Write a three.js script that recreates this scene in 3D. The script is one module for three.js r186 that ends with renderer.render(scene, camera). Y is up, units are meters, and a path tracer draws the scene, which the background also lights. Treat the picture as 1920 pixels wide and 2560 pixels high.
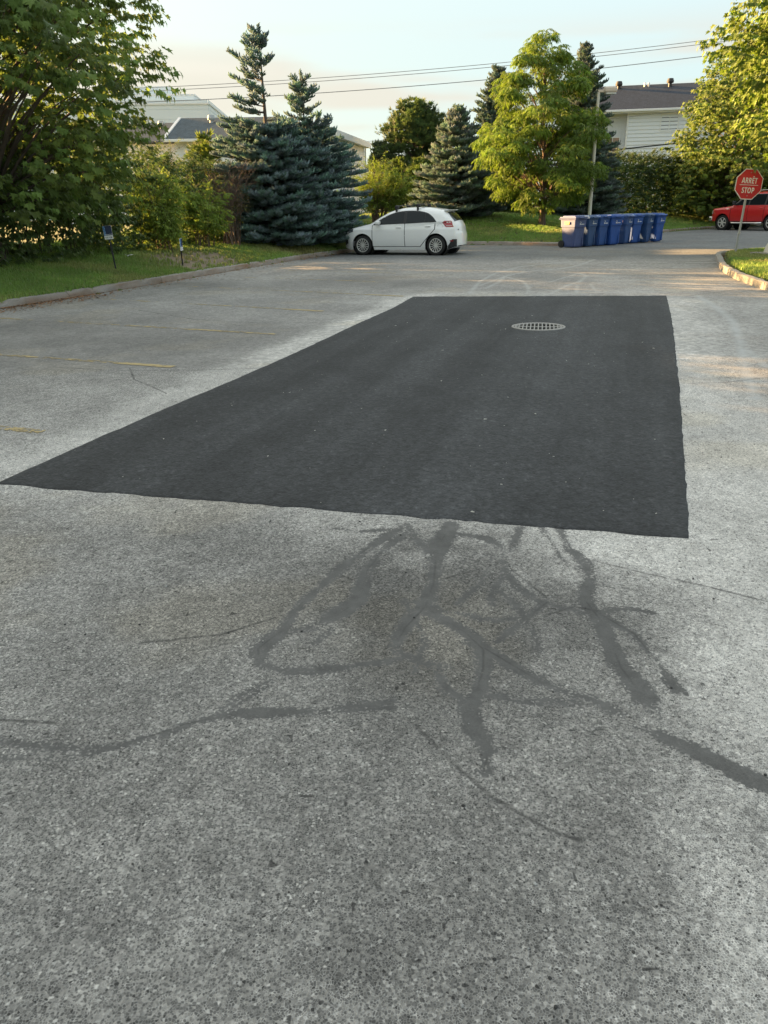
import * as THREE from 'three';
import { mergeGeometries, toCreasedNormals } from 'three/addons/utils/BufferGeometryUtils.js';
import { RoundedBoxGeometry } from 'three/addons/geometries/RoundedBoxGeometry.js';

/* ---------- camera, sky, sun, exposure ---------- */
const RAD = Math.PI / 180;
const scene = new THREE.Scene();
const camera = new THREE.PerspectiveCamera(67.29, 0.75, 0.05, 900);
camera.rotation.order = 'YXZ';
camera.position.set(0, 1.5, 0);
camera.rotation.set(-21.62 * RAD, 0, -1.0 * RAD);
const EXPOSURE = 7.5;
const SUN_AZ = 62 * RAD, SUN_EL = 10 * RAD;                       // azimuth: left of the way the camera looks
const SUN_DIR = new THREE.Vector3(-Math.sin(SUN_AZ) * Math.cos(SUN_EL), Math.sin(SUN_EL), -Math.cos(SUN_AZ) * Math.cos(SUN_EL));
const sun = new THREE.DirectionalLight(new THREE.Color().setRGB(1.0, 0.60, 0.24), 5.0);
sun.name = 'sun';
sun.position.copy(SUN_DIR).multiplyScalar(120).add(new THREE.Vector3(4, 0, -28));
sun.target.position.set(4, 0, -28);
sun.shadow.radius = 1.4;
sun.castShadow = true;
sun.shadow.mapSize.set(4096, 4096);
Object.assign(sun.shadow.camera, { left: -60, right: 60, top: 40, bottom: -40, near: 1, far: 320 });
scene.add(sun, sun.target);

/* ---------- random numbers and noise ---------- */
function rng(seed) { let a = seed >>> 0; return () => { a = (a + 0x6D2B79F5) >>> 0; let t = Math.imul(a ^ (a >>> 15), 1 | a); t = (t + Math.imul(t ^ (t >>> 7), 61 | t)) ^ t; return ((t ^ (t >>> 14)) >>> 0) / 4294967296; }; }
function h2(i, j) { let h = Math.imul(i, 374761393) + Math.imul(j, 668265263) | 0; h = Math.imul(h ^ (h >>> 13), 1274126177); return ((h ^ (h >>> 16)) >>> 0) / 4294967296; }
function vn(x, y) { const i = Math.floor(x), j = Math.floor(y); let u = x - i, v = y - j; u = u * u * (3 - 2 * u); v = v * v * (3 - 2 * v); const a = h2(i, j), b = h2(i + 1, j), c = h2(i, j + 1), d = h2(i + 1, j + 1); return a + (b - a) * u + (c - a) * v + (a - b - c + d) * u * v; }
function fbm(x, y, n = 4) { let s = 0, a = 0.5, t = 0; for (let k = 0; k < n; k++) { s += a * vn(x + k * 17.3, y - k * 9.1); t += a; a *= 0.5; x *= 2.03; y *= 2.03; } return s / t; }
const clamp = (x, a = 0, b = 1) => x < a ? a : x > b ? b : x;
const ss = (a, b, x) => { const t = clamp((x - a) / (b - a)); return t * t * (3 - 2 * t); };
const lerp = (a, b, t) => a + (b - a) * t;
function curve(pts) { return (x) => { if (x <= pts[0][0]) return pts[0][1]; for (let i = 1; i < pts.length; i++) if (x <= pts[i][0]) return lerp(pts[i - 1][1], pts[i][1], (x - pts[i - 1][0]) / (pts[i][0] - pts[i - 1][0])); return pts[pts.length - 1][1]; }; }
const srgb = (x) => { x = clamp(x); return Math.round(255 * (x <= 0.0031308 ? 12.92 * x : 1.055 * Math.pow(x, 1 / 2.4) - 0.055)); };

/* ---------- sky: clear evening air, made brighter overhead for fill, warm low down towards the sun, thin cloud streaks ---------- */
{
  const W = 2048, H = 1024, data = new Float32Array(W * H * 4);
  for (let j = 0; j < H; j++) {
    const el = ((j + 0.5) / H - 0.5) * Math.PI, e = Math.max(0, el / RAD), y = Math.sin(el), cy = Math.cos(el);
    for (let i = 0; i < W; i++) {
      const az = ((i + 0.5) / W - 0.5) * 2 * Math.PI, x = Math.cos(az) * cy, z = Math.sin(az) * cy;
      const c = clamp(x * SUN_DIR.x + y * SUN_DIR.y + z * SUN_DIR.z, -1, 1), ang = Math.acos(c) / RAD;
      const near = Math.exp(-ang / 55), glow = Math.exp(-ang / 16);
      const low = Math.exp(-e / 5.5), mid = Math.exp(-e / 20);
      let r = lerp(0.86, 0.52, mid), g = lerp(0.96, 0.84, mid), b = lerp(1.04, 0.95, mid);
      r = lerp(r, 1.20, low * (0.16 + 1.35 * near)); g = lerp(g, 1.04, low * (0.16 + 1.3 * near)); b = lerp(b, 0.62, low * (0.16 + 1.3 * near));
      r += near * 0.28 + glow * 2.6; g += near * 0.19 + glow * 1.8; b += near * 0.03 + glow * 0.70;
      // streaks of thin cloud, thickest between 3 and 9 degrees up
      const n1 = fbm(az * 3.1 + 31.7, e * 0.55, 5), n2 = fbm(az * 7 + 5, e * 1.6 + 40, 4);
      const m = ss(0.40, 0.60, n1 * 0.72 + n2 * 0.28) * ss(1.2, 3.5, e) * (1 - ss(8.0, 11.5, e));
      r = lerp(r, 0.79 + near * 0.3, m * 0.8); g = lerp(g, 0.745 + near * 0.25, m * 0.8); b = lerp(b, 0.67 + near * 0.10, m * 0.8);
      const wisp = ss(0.55, 0.75, fbm(az * 2.2 - 9, e * 0.4 + 3, 4)) * ss(6, 10, e) * (1 - ss(16, 30, e));
      r = lerp(r, 1.08, wisp * 0.6); g = lerp(g, 1.04, wisp * 0.6); b = lerp(b, 0.92, wisp * 0.6);
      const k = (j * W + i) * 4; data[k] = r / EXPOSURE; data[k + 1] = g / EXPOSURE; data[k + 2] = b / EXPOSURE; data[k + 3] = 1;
    }
  }
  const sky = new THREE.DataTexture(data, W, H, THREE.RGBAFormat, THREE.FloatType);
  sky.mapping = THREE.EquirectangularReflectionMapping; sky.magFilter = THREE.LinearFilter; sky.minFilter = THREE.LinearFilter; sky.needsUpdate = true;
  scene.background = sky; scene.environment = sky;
}

/* ---------- names, things, parts ---------- */
const taken = {};
function numbered(name) { const n = taken[name] = (taken[name] ?? -1) + 1; return n ? `${name}_${String(n).padStart(3, '0')}` : name; }
function tag(o, label, category, group, kind) { o.userData.label = label; if (category) o.userData.category = category; if (group) o.userData.group = group; if (kind) o.userData.kind = kind; return o; }
function thing(name, label, category, [x, y, z] = [0, 0, 0], turn = 0, group) { const o = new THREE.Group(); o.name = numbered(name); o.position.set(x, y, z); o.rotation.y = turn; tag(o, label, category, group); scene.add(o); return o; }
function structure(name, label) { const o = new THREE.Group(); o.name = numbered(name); o.userData = { label, kind: 'structure' }; scene.add(o); return o; }
function mesh(name, geo, mat, parent) { const m = new THREE.Mesh(geo, mat); m.name = parent ? name : numbered(name); m.castShadow = m.receiveShadow = true; (parent || scene).add(m); return m; }
function plain(g) { g = g.index ? g.toNonIndexed() : g; for (const k of Object.keys(g.attributes)) if (!['position', 'normal', 'uv'].includes(k)) g.deleteAttribute(k); if (!g.attributes.uv) g.setAttribute('uv', new THREE.BufferAttribute(new Float32Array(g.attributes.position.count * 2), 2)); if (!g.attributes.normal) g.computeVertexNormals(); return g; }
const merge = (list) => mergeGeometries(list.map(plain));
function box(w, h, d, x = 0, y = 0, z = 0, ry = 0) { const g = new THREE.BoxGeometry(w, h, d); if (ry) g.rotateY(ry); return g.translate(x, y, z); }
function rbox(w, h, d, r, x = 0, y = 0, z = 0) { return new RoundedBoxGeometry(w, h, d, 2, r).translate(x, y, z); }
function cyl(r0, r1, h, n, x = 0, y = 0, z = 0) { return new THREE.CylinderGeometry(r1, r0, h, n).translate(x, y + h / 2, z); }
function tube(pts, r0, r1, seg = 6, rad = 5) {                       // tapering tube through points
  const c = new THREE.CatmullRomCurve3(pts.map((p) => p.isVector3 ? p : new THREE.Vector3(...p)));
  const g = new THREE.TubeGeometry(c, seg, 1, rad, false), p = g.attributes.position;
  for (let i = 0; i <= seg; i++) { const o = c.getPointAt(i / seg), r = lerp(r0, r1, i / seg); for (let j = 0; j <= rad; j++) { const k = i * (rad + 1) + j; p.setXYZ(k, o.x + (p.getX(k) - o.x) * r, o.y + (p.getY(k) - o.y) * r, o.z + (p.getZ(k) - o.z) * r); } }
  return g;
}
const std = (rgb, rough = 0.8, metal = 0, more = {}) => new THREE.MeshStandardMaterial({ color: new THREE.Color().setRGB(...rgb), roughness: rough, metalness: metal, ...more });
function bytesTexture(W, H, f, { color = true, repeat = false } = {}) {
  const d = new Uint8Array(W * H * 4), o = [0, 0, 0, 1];
  for (let j = 0; j < H; j++) for (let i = 0; i < W; i++) { o[3] = 1; f(i, j, o); const k = (j * W + i) * 4; if (color) { d[k] = srgb(o[0]); d[k + 1] = srgb(o[1]); d[k + 2] = srgb(o[2]); } else { d[k] = d[k + 1] = d[k + 2] = Math.round(255 * clamp(o[0])); } d[k + 3] = Math.round(255 * clamp(o[3])); }
  const t = new THREE.DataTexture(d, W, H); t.magFilter = THREE.LinearFilter; t.minFilter = THREE.LinearMipmapLinearFilter; t.generateMipmaps = true;
  if (color) t.colorSpace = THREE.SRGBColorSpace;
  if (repeat) t.wrapS = t.wrapT = THREE.RepeatWrapping;
  t.needsUpdate = true; return t;
}
// noise that repeats every n cells, for tiles
function tn(x, y, n) { const i = Math.floor(x), j = Math.floor(y); let u = x - i, v = y - j; u = u * u * (3 - 2 * u); v = v * v * (3 - 2 * v); const m = (k) => ((k % n) + n) % n; const a = h2(m(i), m(j)), b = h2(m(i + 1), m(j)), c = h2(m(i), m(j + 1)), d = h2(m(i + 1), m(j + 1)); return a + (b - a) * u + (c - a) * v + (a - b - c + d) * u * v; }
function noiseTile(size, base, amp, cells, tint = [1, 1, 1]) { return bytesTexture(size, size, (i, j, o) => { let s = 0, t = 0; for (const [n, a] of cells) { s += a * (tn(i / size * n, j / size * n, n) - 0.5); t += a; } const v = base * (1 + amp * 2 * s / t); o[0] = v * tint[0]; o[1] = v * tint[1]; o[2] = v * tint[2]; }, { repeat: true }); }
const SEAL = [[-1.185,-1.933,0.026,-1.032,-1.903,0.031,-0.846,-1.892,0.031,-0.723,-1.949,0.034,-0.634,-1.997,0.038,-0.543,-2.048,0.045,-0.411,-2.057,0.051,-0.204,-2.065,0.039,0.02,-2.104,0.027],[-0.545,-2.061,0.015,-0.486,-2.152,0.019,-0.405,-2.238,0.012],[-1.285,-1.965,0.02,-1.154,-1.864,0.014,-0.984,-1.853,0.012,-0.845,-1.887,0.02],[-0.453,-2.349,0.043,-0.473,-2.442,0.058,-0.404,-2.562,0.064,-0.345,-2.781,0.057,-0.171,-3.17,0.046,-0.001,-3.453,0.054,0.142,-3.637,0.071],[-0.452,-2.34,0.04,-0.348,-2.293,0.039,-0.219,-2.3,0.049,-0.123,-2.321,0.042,-0.009,-2.335,0.036,0.075,-2.374,0.03,0.202,-2.305,0.032],[-0.402,-2.545,0.025,-0.275,-2.603,0.039,-0.19,-2.698,0.1,-0.119,-2.792,0.065,-0.086,-3.094,0.037,-0.002,-3.316,0.057,0.114,-3.505,0.046],[-0.265,-2.474,0.021,-0.204,-2.608,0.029],[0.34,-3.597,0.103,0.249,-3.305,0.1,0.21,-2.947,0.067,0.154,-2.763,0.086,0.211,-2.647,0.087,0.301,-2.548,0.074,0.349,-2.415,0.08,0.338,-2.286,0.071,0.308,-2.162,0.061,0.262,-2.074,0.057,0.264,-1.967,0.063,0.293,-1.857,0.066,0.271,-1.761,0.032],[0.153,-2.743,0.075,0.073,-2.581,0.071,0.026,-2.432,0.03],[0.353,-3.483,0.05,0.472,-3.432,0.054,0.547,-3.33,0.048,0.536,-3.141,0.033,0.62,-3.37,0.04,0.682,-3.539,0.041],[0.53,-3.141,0.021,0.551,-2.925,0.023,0.634,-2.765,0.022],[0.875,-3.542,0.037,0.854,-3.279,0.052,0.896,-3.126,0.07,0.876,-2.965,0.071,0.81,-2.778,0.049,0.826,-2.572,0.06,0.813,-2.285,0.073,0.84,-2.095,0.075,0.848,-1.985,0.066],[0.845,-2.643,0.043,0.928,-2.5,0.031,0.957,-2.281,0.041,0.955,-2.143,0.033],[0.355,-2.421,0.06,0.43,-2.312,0.058,0.533,-2.177,0.046,0.667,-2.095,0.042,0.769,-1.985,0.052,0.851,-1.891,0.055,0.939,-1.799,0.064,1.046,-1.687,0.068,1.129,-1.601,0.061],[0.341,-2.13,0.027,0.473,-2.106,0.033,0.619,-2.081,0.036],[0.026,-2.416,0.03,0.162,-2.306,0.049,0.199,-2.166,0.04,0.26,-2.087,0.039],[0.652,-2.764,0.049,0.509,-2.583,0.025,0.412,-2.468,0.02],[0.118,-3.613,0.085,0.156,-3.418,0.054,0.213,-3.254,0.047]] ;
const PALE = [[1.649,-14.653,0.022,2.106,-16.911,0.029,2.655,-18.755,0.028,3.619,-20.894,0.025,4.684,-22.062,0.027,5.603,-22.732,0.022],[2.001,-16.048,0.016,2.841,-18.162,0.035,3.622,-19.496,0.024,4.44,-19.947,0.024,5.189,-21.015,0.03,6.169,-23.192,0.033],[2.818,-18.007,0.026,3.012,-16.828,0.029,2.878,-15.403,0.03,2.663,-14.413,0.021],[2.041,-15.435,0.019,2.513,-16.832,0.033,2.776,-17.963,0.035],[3.079,-14.344,0.017,3.681,-15.739,0.03,4.124,-16.52,0.036,4.596,-17.794,0.034,4.623,-18.672,0.022],[3.556,-14.401,0.014,3.934,-15.9,0.027],[1.61,-16.12,0.012,1.913,-15.98,0.012],[4.597,-18.563,0.013,3.554,-16.63,0.012,3.023,-16.198,0.012],[5.441,-17.565,0.013,6.335,-17.639,0.017],[5.661,-19.406,0.014,6.718,-19.351,0.018],[3.797,-14.361,0.012,5.148,-14.34,0.017],[3.952,-14.544,0.012,4.231,-16.057,0.012],[5.443,-13.623,0.045,5.095,-11.941,0.051,4.723,-10.51,0.051,3.885,-8.303,0.041,3.456,-7.265,0.036,3.054,-6.157,0.041],[3.946,-8.297,0.016,3.733,-7.434,0.026]] ;
const CRACK = [[0.09,-1.972,0.012,0.2,-1.779,0.012,0.278,-1.665,0.012,0.405,-1.544,0.012,0.479,-1.503,0.012],[-2.597,-7.938,0.015,-2.374,-7.346,0.018,-2.101,-6.997,0.017,-1.902,-6.718,0.013],[-3.459,-8.065,0.025,-2.705,-7.826,0.015,-2.511,-7.809,0.015,-1.887,-7.754,0.014,-1.242,-7.816,0.014],[-3.946,-12.922,0.024,-2.756,-11.653,0.021,-1.721,-11.133,0.02,-0.536,-11.032,0.02],[0.94,-3.149,0.012,1.142,-2.999,0.012,1.337,-2.882,0.012,1.537,-2.732,0.012],[0.257,-2.989,0.012,0.53,-3.141,0.012,0.66,-2.804,0.012],[-0.924,-2.496,0.012,-0.623,-2.552,0.012,-0.359,-2.723,0.012],[4.118,-10.769,0.012,4.446,-10.634,0.012,5.053,-10.203,0.012],[2.678,-6.765,0.012,3.024,-6.756,0.012,3.524,-6.954,0.012],[-1.236,-2.044,0.012,-1.05,-2.022,0.012],[0.837,-2.681,0.012,0.755,-2.722,0.012,0.629,-2.651,0.012],[5.209,-13.545,0.023,6.577,-14.499,0.032,6.789,-13.891,0.038]] ;
let GRIT;

/* ---------- the asphalt of the lot: stones in binder, dust, crack sealant, cracks ---------- */
function polyHit(poly, x, z) { let c = false; for (let i = 0, j = poly.length - 1; i < poly.length; j = i++) { const [xi, zi] = poly[i], [xj, zj] = poly[j]; if ((zi > z) !== (zj > z) && x < (xj - xi) * (z - zi) / (zj - zi) + xi) c = !c; } return c; }
function lineDist(line, x, z) { let m = 1e9; for (let i = 1; i < line.length; i++) { const [ax, az] = line[i - 1], [bx, bz] = line[i], dx = bx - ax, dz = bz - az, t = clamp(((x - ax) * dx + (z - az) * dz) / (dx * dx + dz * dz)); m = Math.min(m, Math.hypot(x - ax - dx * t, z - az - dz * t)); } return m; }
// the new patch: its left and right edges from the near end to the far end
const PATCH_L = [[-2.31, -4.345], [-2.12, -5.0], [-1.82, -5.98], [-1.36, -7.37], [-0.95, -8.67], [-0.39, -10.65], [0.21, -12.64], [0.59, -14.22]];
const PATCH_R = [[1.46, -3.37], [2.57, -6.55], [3.86, -10.35], [4.93, -13.66]];
const PATCH_NEAR = [[-2.31, -4.345], [-1.4, -4.12], [-0.32, -3.81], [0.4, -3.61], [1.07, -3.46], [1.46, -3.37]];
const PATCH_RING = [...PATCH_NEAR, ...PATCH_R.slice(1), ...PATCH_L.slice().reverse()];
const GRATE = [2.07, -10.28];
const LEFT_KERB = [[-14.5, 8], [-11.6, 0], [-9.4, -6], [-7.75, -10], [-6.43, -13.4], [-5.61, -15.55], [-4.39, -19.48], [-2.61, -25.31], [-1.23, -28.79], [0.0, -31.0], [1.1, -32.4], [2.2, -33.3], [3.5, -33.42], [5.18, -32.42], [6.6, -31.25], [7.6, -30.85], [8.5, -31.2], [9.4, -32.5], [12.2, -38.1], [15.24, -43.64], [19.71, -48.26], [26, -53.5], [40, -63], [70, -80]];
const ISLAND_KERB = [[9.5, 6], [7.6, -4], [6.95, -10], [6.9, -13], [7.15, -14.66], [7.57, -16.77], [8.3, -19.2], [9.11, -21.35], [9.85, -23.2], [10.35, -23.9], [11.1, -24.25], [14, -24.7], [22, -25.2], [60, -26]];
function macro(x, z, o) {                                            // o: [dust 0..1, tone]
  const dl = lineDist(PATCH_L, x, z), dr = lineDist(PATCH_R, x, z), dn = lineDist(PATCH_NEAR, x, z);
  const wob = fbm(x * 1.7, z * 0.9, 3), wob2 = fbm(x * 4.1 + 7, z * 3.3, 3);
  let dust = 0.25 + 0.60 * (fbm(x * 0.45 + 3, z * 0.35, 4) - 0.42);
  // stone dust left by the saw along the cut and swept over the lane beside it
  if (z < -4.6) dust += 0.70 * (1 - ss(0.12, 0.62, dl + (wob - 0.5) * 0.45)) * ss(-15.5, -13.5, z);
  dust += 0.60 * (1 - ss(0.05, 1.0, dr + (wob - 0.5) * 0.8)) * ss(-15.5, -12, z);
  dust += 0.36 * (1 - ss(0.02, 0.75, dn + (wob2 - 0.5) * 0.5));
  const lane = x - (1.5 - (z + 3.37) * 0.333);                      // the wheel lane that runs on past the right side of the patch
  dust += 0.95 * ss(-0.25, 0.40, lane + (wob - 0.5) * 0.55) * (1 - ss(1.5, 3.0, lane)) * ss(-7.5, -3.5, z);
  dust -= 0.22 * ss(0.40, 0.62, fbm(x * 3.2 + 5, z * 2.4, 4)) * (1 - ss(0.6, 1.15, Math.hypot((x - 0.3) / 0.75, (z + 2.75) / 1.0)));
  dust -= 0.16 * ss(-0.5, -1.4, lane + (wob2 - 0.5) * 0.8) * ss(-3.2, -1.6, z);
  dust += 0.25 * ss(2.3, 3.4, x + (wob - 0.5)) * (1 - ss(5.5, 7.5, x)) * ss(-15, -5, z) * (1 - ss(-5, -3, z));
  dust += 0.22 * (1 - ss(0.1, 0.7, Math.abs(z + 14.45) + (wob - 0.5) * 0.5)) * ss(0, 1, x) * (1 - ss(5, 6, x));
  dust -= 0.30 * ss(0.52, 0.66, fbm(x * 1.3 + 50, z * 1.1, 4)) * ss(-4.2, -3.2, z);
  const road = ss(-21.0, -24.5, z - 0.22 * x + 2.2);
  o[0] = clamp(dust * (1 - 0.75 * road));
  o[1] = (0.86 + 0.42 * (fbm(x * 0.8 + 11, z * 0.8, 4) - 0.5) + 0.22 * (wob2 - 0.5)) * lerp(1, 0.80, road);
  o[2] = road;
  o[3] = ss(0.60, 0.74, fbm(x * 0.9 + 70, z * 1.1 + 20, 4)) * 0.10;
  o[4] = (1 - ss(0.45, 1.1, Math.hypot((x - 0.35) / 0.85, (z + 2.85) / 1.0))) * ss(0.36, 0.60, fbm(x * 5 + 60, z * 4, 4));
  o[5] = 0.86 + 0.28 * fbm(x * 11 + 4, z * 11, 2);
  return o;
}
const WEB = (() => { const r = rng(404), out = []; for (let k = 0; k < 8; k++) { let x = lerp(-0.35, 0.85, r()), z = lerp(-3.6, -2.7, r()), a = (r() < 0.7 ? 1.57 : 0.2) + 1.1 * (r() - 0.5), w = 0.010 + 0.014 * r(); const s = []; for (let q = 0; q < 7; q++) { s.push(x, z, w * (0.6 + 0.8 * r())); x += Math.cos(a) * 0.07; z += Math.sin(a) * 0.09; a += 0.9 * (r() - 0.5); } out.push(s); } return out; })();
function lotTexture(x0, x1, z0, z1, W, H, wantBump) {                // z0 (far) < z1 (near)
  const sx = (x1 - x0) / W, sz = (z1 - z0) / H, seal = new Float32Array(W * H), pale = new Float32Array(W * H), crack = new Float32Array(W * H);
  const draw = (list, buf, hard, rough) => { for (const s of list) for (let q = 3; q < s.length; q += 3) {
    const ax = s[q - 3], az = s[q - 2], aw = s[q - 1], bx = s[q], bz = s[q + 1], bw = s[q + 2], pad = Math.max(aw, bw) + 0.05;
    const i0 = Math.max(0, Math.floor((Math.min(ax, bx) - pad - x0) / sx)), i1 = Math.min(W - 1, Math.ceil((Math.max(ax, bx) + pad - x0) / sx));
    const j0 = Math.max(0, Math.floor((Math.min(az, bz) - pad - z0) / sz)), j1 = Math.min(H - 1, Math.ceil((Math.max(az, bz) + pad - z0) / sz));
    const dx = bx - ax, dz = bz - az, L = dx * dx + dz * dz;
    for (let j = j0; j <= j1; j++) for (let i = i0; i <= i1; i++) {
      const x = x0 + (i + 0.5) * sx, z = z0 + (j + 0.5) * sz, t = clamp(((x - ax) * dx + (z - az) * dz) / L);
      const n = fbm(x * rough, z * rough, 3), hw = 0.5 * lerp(aw, bw, t) * (0.62 + 0.95 * n);
      const d = Math.hypot(x - ax - dx * t, z - az - dz * t) - hw, v = clamp(0.5 - d / (hard + sx * 1.2)), k = j * W + i;
      if (v > buf[k]) buf[k] = v;
    } } };
  draw(SEAL.map((s) => s.map((v, k) => k % 3 === 2 ? v * 0.82 : v)), seal, 0.05, 9); draw(SEAL.map((s) => s.map((v, k) => k % 3 === 2 ? v * 0.42 : v + 0.05 * (vn(s[k - k % 3] * 9 + k % 3 * 50, s[k - k % 3 + 1] * 9) - 0.35))), seal, 0.03, 22); draw(PALE.map((s) => s.map((v, k) => k % 3 === 2 ? v * 1.5 : v)), pale, 0.08, 3); draw(WEB, seal, 0.06, 16); draw(CRACK, crack, 0.006, 14); draw(SEAL.map((s) => s.map((v, k) => k % 3 === 2 ? 0.007 : v + 0.02 * (vn(s[k - k % 3] * 13 + k % 3 * 31, s[k - k % 3 + 1] * 13) - 0.5))), crack, 0.004, 30);
  const fine = sx < 0.006, cell = sx < 0.002 ? 0.0062 : 0.0070, m = [0, 0, 0, 0, 0, 0], bump = wantBump ? new Float32Array(W * H) : null;
  // macro values on a coarse lattice, then read back smoothly
  const G = Math.max(4, Math.round(0.03 / sx)), gw = Math.ceil(W / G) + 2, gh = Math.ceil(H / G) + 2, ga = new Float32Array(gw * gh * 6);
  for (let j = 0; j < gh; j++) for (let i = 0; i < gw; i++) { macro(x0 + i * G * sx, z0 + j * G * sz, m); ga.set(m, (j * gw + i) * 6); }
  const map = bytesTexture(W, H, (i, j, o) => {
    const x = x0 + (i + 0.5) * sx, z = z0 + (j + 0.5) * sz, k = j * W + i;
    const gi = Math.floor(i / G), gj = Math.floor(j / G), fu = i / G - gi, fv = j / G - gj, g0 = (gj * gw + gi) * 6, g1 = g0 + gw * 6;
    for (let c = 0; c < 6; c++) m[c] = lerp(lerp(ga[g0 + c], ga[g0 + 6 + c], fu), lerp(ga[g1 + c], ga[g1 + 6 + c], fu), fv);
    const dust = m[0];
    let a, warm, id, hgt;
    if (fine) {
      const wx = vn(x * 75 + 3, z * 75), wz = vn(x * 75 - 20, z * 75 + 60), cx = x / cell + 0.8 * wx, cz = z / cell + 0.8 * wz, ci = Math.floor(cx), cj = Math.floor(cz); let f1 = 9, f2 = 9, bi = 0, bj = 0;
      for (let q = -1; q <= 1; q++) for (let p = -1; p <= 1; p++) { const hi = ci + p, hj = cj + q, px = hi + h2(hi, hj * 3 + 1) - cx, pz = hj + h2(hi * 5 + 2, hj) - cz, d = px * px + pz * pz; if (d < f1) { f2 = f1; f1 = d; bi = hi; bj = hj; } else if (d < f2) f2 = d; }
      f1 = Math.sqrt(f1); f2 = Math.sqrt(f2); id = h2(bi * 7 + 3, bj * 11 + 5); const id2 = h2(bi + 900, bj - 77);
      const gap = (1 - ss(0.02, 0.34 + 0.40 * (id2 - 0.5), f2 - f1)) * (0.55 + 0.6 * wx), dustHere = clamp(dust * 1.25 - 0.12 + 0.6 * (vn(x * 90, z * 90) - 0.5));
      const clump = 0.55 + 0.9 * (0.6 * vn(x * 26, z * 26) + 0.4 * vn(x * 70, z * 70)); let stone = (0.045 + 0.19 * id * id + 0.05 * dust) * clump + 0.018; if (id2 > 0.975) stone = 0.28 + 0.16 * id; else if (id2 < 0.012) stone = 0.035;
      const binder = lerp(0.27, 0.68, dustHere) * (0.60 + 0.8 * vn(x * 150 + 9, z * 150));
      a = lerp(stone * (0.9 + 0.25 * vn(x * 420, z * 420)), binder, gap * 0.85);
      a = lerp(a, 0.46, dustHere * dustHere * 0.40 * (id2 < 0.35 ? 0.25 : 1));
      warm = 0.02 * (id - 0.5); hgt = (1 - gap) * (0.5 + 0.5 * id) * (0.6 + 0.4 * (1 - dustHere));
    } else {
      id = h2(i, j); const id2 = h2(i + 999, j); const n = vn(x * 70, z * 70), n2 = vn(x * 23, z * 23);
      a = (0.24 + 0.41 * dust * (0.75 + 0.5 * n2)) * (0.66 + 0.30 * n + 0.38 * id + 0.20 * (n2 - 0.5)); if (id > 0.985) a *= 1.5; if (id < 0.03) a *= 0.6;
      warm = 0; hgt = n;
    }
    a *= m[1] * (fine ? 1.44 * (m[5] + 0.16 * (vn(x * 47, z * 47) - 0.5)) * (1 - 0.34 * m[4]) : 0.835);
    const pit = vn(x * 34 + 100, z * 34 - 40); if (fine && pit > 0.962) a *= 0.35;
    let r = a * (1.045 + warm), g = a, b = a * (0.925 - warm);
    if (m[2] > 0) { r *= 1 - 0.06 * m[2]; b *= 1 + 0.05 * m[2]; }
    const brown = m[3]; r *= 1 + 0.5 * brown; g *= 1 + 0.2 * brown; b *= 1 - 0.4 * brown;
    const s = seal[k];
    if (s > 0.02) { const thick = vn(x * 7 + 2, z * 7), cover = ss(0.06, 0.40, s * (0.57 + 0.82 * thick) - 0.40 * id * id - 0.24 * ss(0.50, 0.72, fbm(x * 5 + 40, z * 5, 3))); const c = 0.058 + 0.036 * vn(x * 30, z * 30) + 0.02 * vn(x * 300, z * 300) + 0.03 * (1 - thick) ; r = lerp(r, c * 1.04, cover * 0.92); g = lerp(g, c * 1.01, cover * 0.92); b = lerp(b, c * 0.96, cover * 0.92); hgt = lerp(hgt, 0.55, cover); }
    const p = pale[k]; if (p > 0.02) { const q = clamp(p * (0.45 + 0.9 * vn(x * 6, z * 6))) * 0.9; r = lerp(r, 0.44, q); g = lerp(g, 0.44, q); b = lerp(b, 0.425, q); }
    const c = crack[k] * (0.5 + 0.6 * vn(x * 40, z * 40)) * (s > 0.3 ? 0.7 * ss(0.52, 0.68, fbm(x * 4 + 8, z * 4, 3)) : 1); if (c > 0.02) { r = lerp(r, 0.045, c * 0.75); g = lerp(g, 0.043, c * 0.75); b = lerp(b, 0.04, c * 0.75); hgt = lerp(hgt, 0, c); }
    o[0] = r; o[1] = g; o[2] = b; if (bump) bump[k] = hgt;
  });
  const bumpMap = bump && bytesTexture(W, H, (i, j, o) => { o[0] = bump[j * W + i]; }, { color: false });
  return { map, bumpMap };
}
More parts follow.
